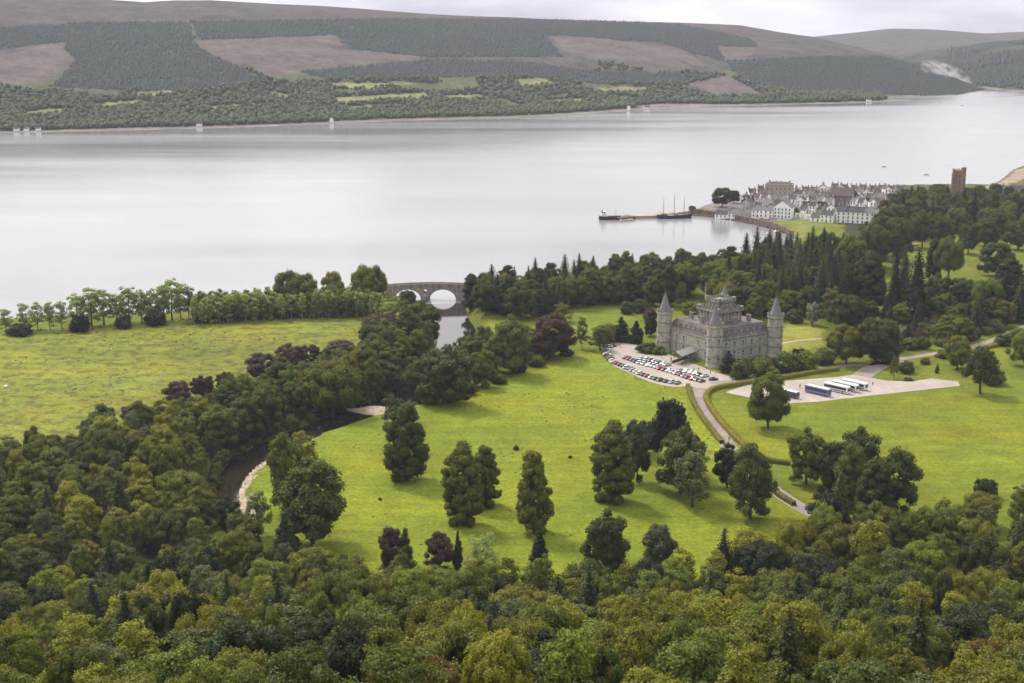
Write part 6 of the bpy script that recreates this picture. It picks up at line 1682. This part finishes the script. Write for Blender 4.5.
# ---- garden and drive to the right of the castle
S_(812, 325, 15, 22, 'broadleaf_tree', 'whitish', "whitish tree in the garden right of the castle")
S_(899, 340, 18, 14, 'broadleaf_tree', 'pale-green', "pale green tree in the shrubbery above the coach park")
S_(728, 372, 18, 22, 'cypress_tree', 'blackish', "dark clipped yew against the castle's right front")
for a, b_, w, h, c_ in [(742, 378, 26, 20, 'dark-green'), (762, 376, 30, 18, 'olive'), (785, 372, 32, 20, 'dark-green'), (806, 369, 28, 18, 'mid-green'), (824, 364, 26, 16, 'olive'), (772, 380, 20, 10, 'bright-green'), (800, 360, 18, 12, 'dark-green')]:
    S_(a, b_, w, h, 'bush', c_, None, "below the castle's right wall", 'bushes below the castle wall')
S_(876, 362, 46, 44, 'broadleaf_tree', 'dark-green', "big dark round tree left of the coach park entrance")
S_(846, 364, 36, 38, 'broadleaf_tree', 'olive', "olive round tree between castle garden and coach park")
S_(888, 364, 24, 22, 'bush', 'dark-green', "large dark bush beside the coach park entrance road")
S_(957, 369, 28, 32, 'broadleaf_tree', 'bright-green', "bright green round tree beside the road right of the coach park")
S_(980, 394, 46, 46, 'cedar_tree', 'dark-green', "flat-topped dark pine standing in the right field by the coach park")
S_(1026, 366, 34, 38, 'broadleaf_tree', 'bright-green', "bright green round tree cut by the right edge by the road")
S_(894, 378, 12, 22, 'ash_tree', 'olive', "small olive tree on the grass island of the coach park")
S_(906, 373, 18, 12, 'bush', 'dark-green', "dark bush on the grass island of the coach park")
S_(993, 384, 26, 18, 'bush', 'grey-green', "grey-green bush under the flat-topped pine")
S_(937, 373, 5, 10, 'cypress_tree', 'dark-green', "tiny dark clipped conifer on the verge above the coach park")
for a, b_, w, h, c_ in [(944, 358, 16, 9, 'mid-green'), (962, 356, 18, 10, 'dark-green'), (1003, 345, 20, 12, 'dark-green'), (1016, 340, 18, 12, 'olive'), (925, 364, 12, 7, 'olive')]:
    S_(a, b_, w, h, 'bush', c_, None, "on the near verge of the right-hand road", 'bushes on the road verge')
EXCL += [LAWN, polyz([(820, 345), (866, 336), (860, 318), (826, 322)])]
fill([polyz([(778, 330), (826, 326), (900, 318), (960, 312), (1040, 308), (1040, 330), (985, 340), (940, 347), (870, 354), (838, 358), (830, 345), (822, 330)])], 0.62,
     [(4, 'bush', ['dark-green', 'olive', 'mid-green', 'grey-green', 'blackish', 'russet'], (5, 10), (4, 7.5)), (1.6, 'broadleaf_tree', ['dark-green', 'mid-green', 'olive'], (9, 14), (9, 14)), (.6, 'conifer_tree', ['blackish'], (6, 8), (11, 16))],
     lambda px, py, a, b_: ("in the left part of the castle garden" if px < 880 else "in the middle of the castle garden" if px < 950 else "in the right part of the castle garden", "in the castle garden"), 90, 79, tries=5000)
# ---- between town and tower
fill([polyz([(884, 205), (902, 199), (945, 191), (945, 203), (900, 212)]), polyz([(968, 195), (1040, 186), (1040, 206), (968, 206)])], 0.8, [(4, 'broadleaf_tree', ['dark-green', 'mid-green', 'olive'], (9, 13), (9, 13))], lambda px, py, a, b_: "on the shore left of brown tower" if px < 955 else "on the shore right of brown tower", 40, 97, tries=2500, group='trees on the shore by the tower')
# ---- a boulder in the rough field
x_, y_, z_ = at(6, 387); bo = np.random.default_rng(4)
tag(link("boulder", mesh_np("boulder", ICO2 * (1 + bo.uniform(-.16, .16, (len(ICO2), 1))) * np.array([.9, .7, .6]), [ICO2F], [m_white]), None, (x_, y_, z_ + .3)), "pale boulder lying in the left field at the photo's edge", "boulder")
# ---- in the town
for a, b_, w, h, kd, c_, lb in [(722, 207, 20, 20, 'broadleaf_tree', 'dark-green', "dark round tree at the left end of the town"), (734, 203, 12, 13, 'broadleaf_tree', 'blackish', "blackish tree beside the one at the town's left end"), (748, 206, 15, 11, 'broadleaf_tree', 'copper', "copper tree among the left houses of the town"),
                                (760, 203, 5, 11, 'conifer_tree', 'blackish', "small dark conifer among the town's grey roofs"), (795, 217, 10, 10, 'broadleaf_tree', 'mid-green', "green tree on the town green beside the white gable"), (808, 210, 14, 9, 'broadleaf_tree', 'olive', "olive tree behind the arched wall in the town"), (820, 211, 16, 10, 'broadleaf_tree', 'mid-green', "mid green tree behind the white terrace in the town"),
                                (692, 211, 8, 6, 'bush', 'purple-brown', "brown bush on the quay by the three-masted ship"), (917, 205, 14, 20, 'conifer_tree', 'dark-green', "dark conifer rising above the wood left of the brown tower"), (852, 203, 12, 12, 'broadleaf_tree', 'mid-green', "green tree beside the brown church hall in the town"),
                                (772, 212, 9, 8, 'broadleaf_tree', 'olive', "small olive tree left of the big white gabled house"), (866, 206, 10, 9, 'broadleaf_tree', 'dark-green', "dark tree behind the right half of the tall white terrace"), (884, 212, 14, 12, 'broadleaf_tree', 'dark-green', "dark tree at the right end of the tall white terrace"), (826, 205, 8, 8, 'broadleaf_tree', 'mid-green', "green tree left of the brown church hall in the town")]:
    S_(a, b_, w, h, kd, c_, lb)
finish_labels()
print("trees", len(TREES), {k_: sum(1 for o in COL.objects if o.parent is None and o.name.split('.')[0] == k_) for k_ in PROTO})
# ================================================================ AIR
def smoke():
    ta_ = (945 - 512) / (F * 1.0125); Y = 3050; X = ta_ * Y
    m, t, b = new_mat("smoke"); t.nodes.remove(b); o = t.nodes['Material Output']
    v = N(t, 'ShaderNodeVolumePrincipled'); v.inputs['Color'].default_value = (.95, .95, .96, 1)
    g = N(t, 'ShaderNodeTexCoord'); n1 = noise(t, 3.0, 5, g.outputs['Object'], .65)
    ln = N(t, 'ShaderNodeVectorMath', operation='LENGTH'); t.links.new(g.outputs['Object'], ln.inputs[0])
    fall = rng(t, ln.outputs['Value'], .05, 0.95, 1, 0); nn = rng(t, n1.outputs[0], .47, .66, 0, 1)
    mu = N(t, 'ShaderNodeMath', operation='MULTIPLY'); t.links.new(fall, mu.inputs[0]); t.links.new(nn, mu.inputs[1])
    m2 = N(t, 'ShaderNodeMath', operation='MULTIPLY'); m2.inputs[1].default_value = .16; t.links.new(mu.outputs[0], m2.inputs[0]); t.links.new(m2.outputs[0], v.inputs['Density']); t.links.new(v.outputs[0], o.inputs['Volume'])
    k = MB(); k.v = [tuple(p) for p in ICO2]; k.f = [tuple(f) for f in ICO2F]; k.m = [0] * len(k.f)
    zc = CAM_Z + Y * sky_y_to_slope(75)
    ob = k.build("smoke", m, None, loc=(X, Y, zc), rot=(0, R(24), 0), scale=(70, 34, 26)); tag(ob, "white smoke plume drifting off the far wooded hillside", "smoke", kind='stuff')
smoke()
def haze():
    m, t, b = new_mat("haze"); t.nodes.remove(b); o = t.nodes['Material Output']
    v = N(t, 'ShaderNodeVolumePrincipled'); v.inputs['Color'].default_value = (.69, .715, .94, 1); v.inputs['Density'].default_value = 0.000052; v.inputs['Anisotropy'].default_value = 0.2
    t.links.new(v.outputs[0], o.inputs['Volume'])
    k = MB(); k.box((0, 5500, 180), (16000, 13000, 380)); ob = k.build("haze", m); ob['kind'] = 'stuff'; ob['label'] = "thin bluish haze over the loch and hills"; ob['category'] = 'haze'
haze()
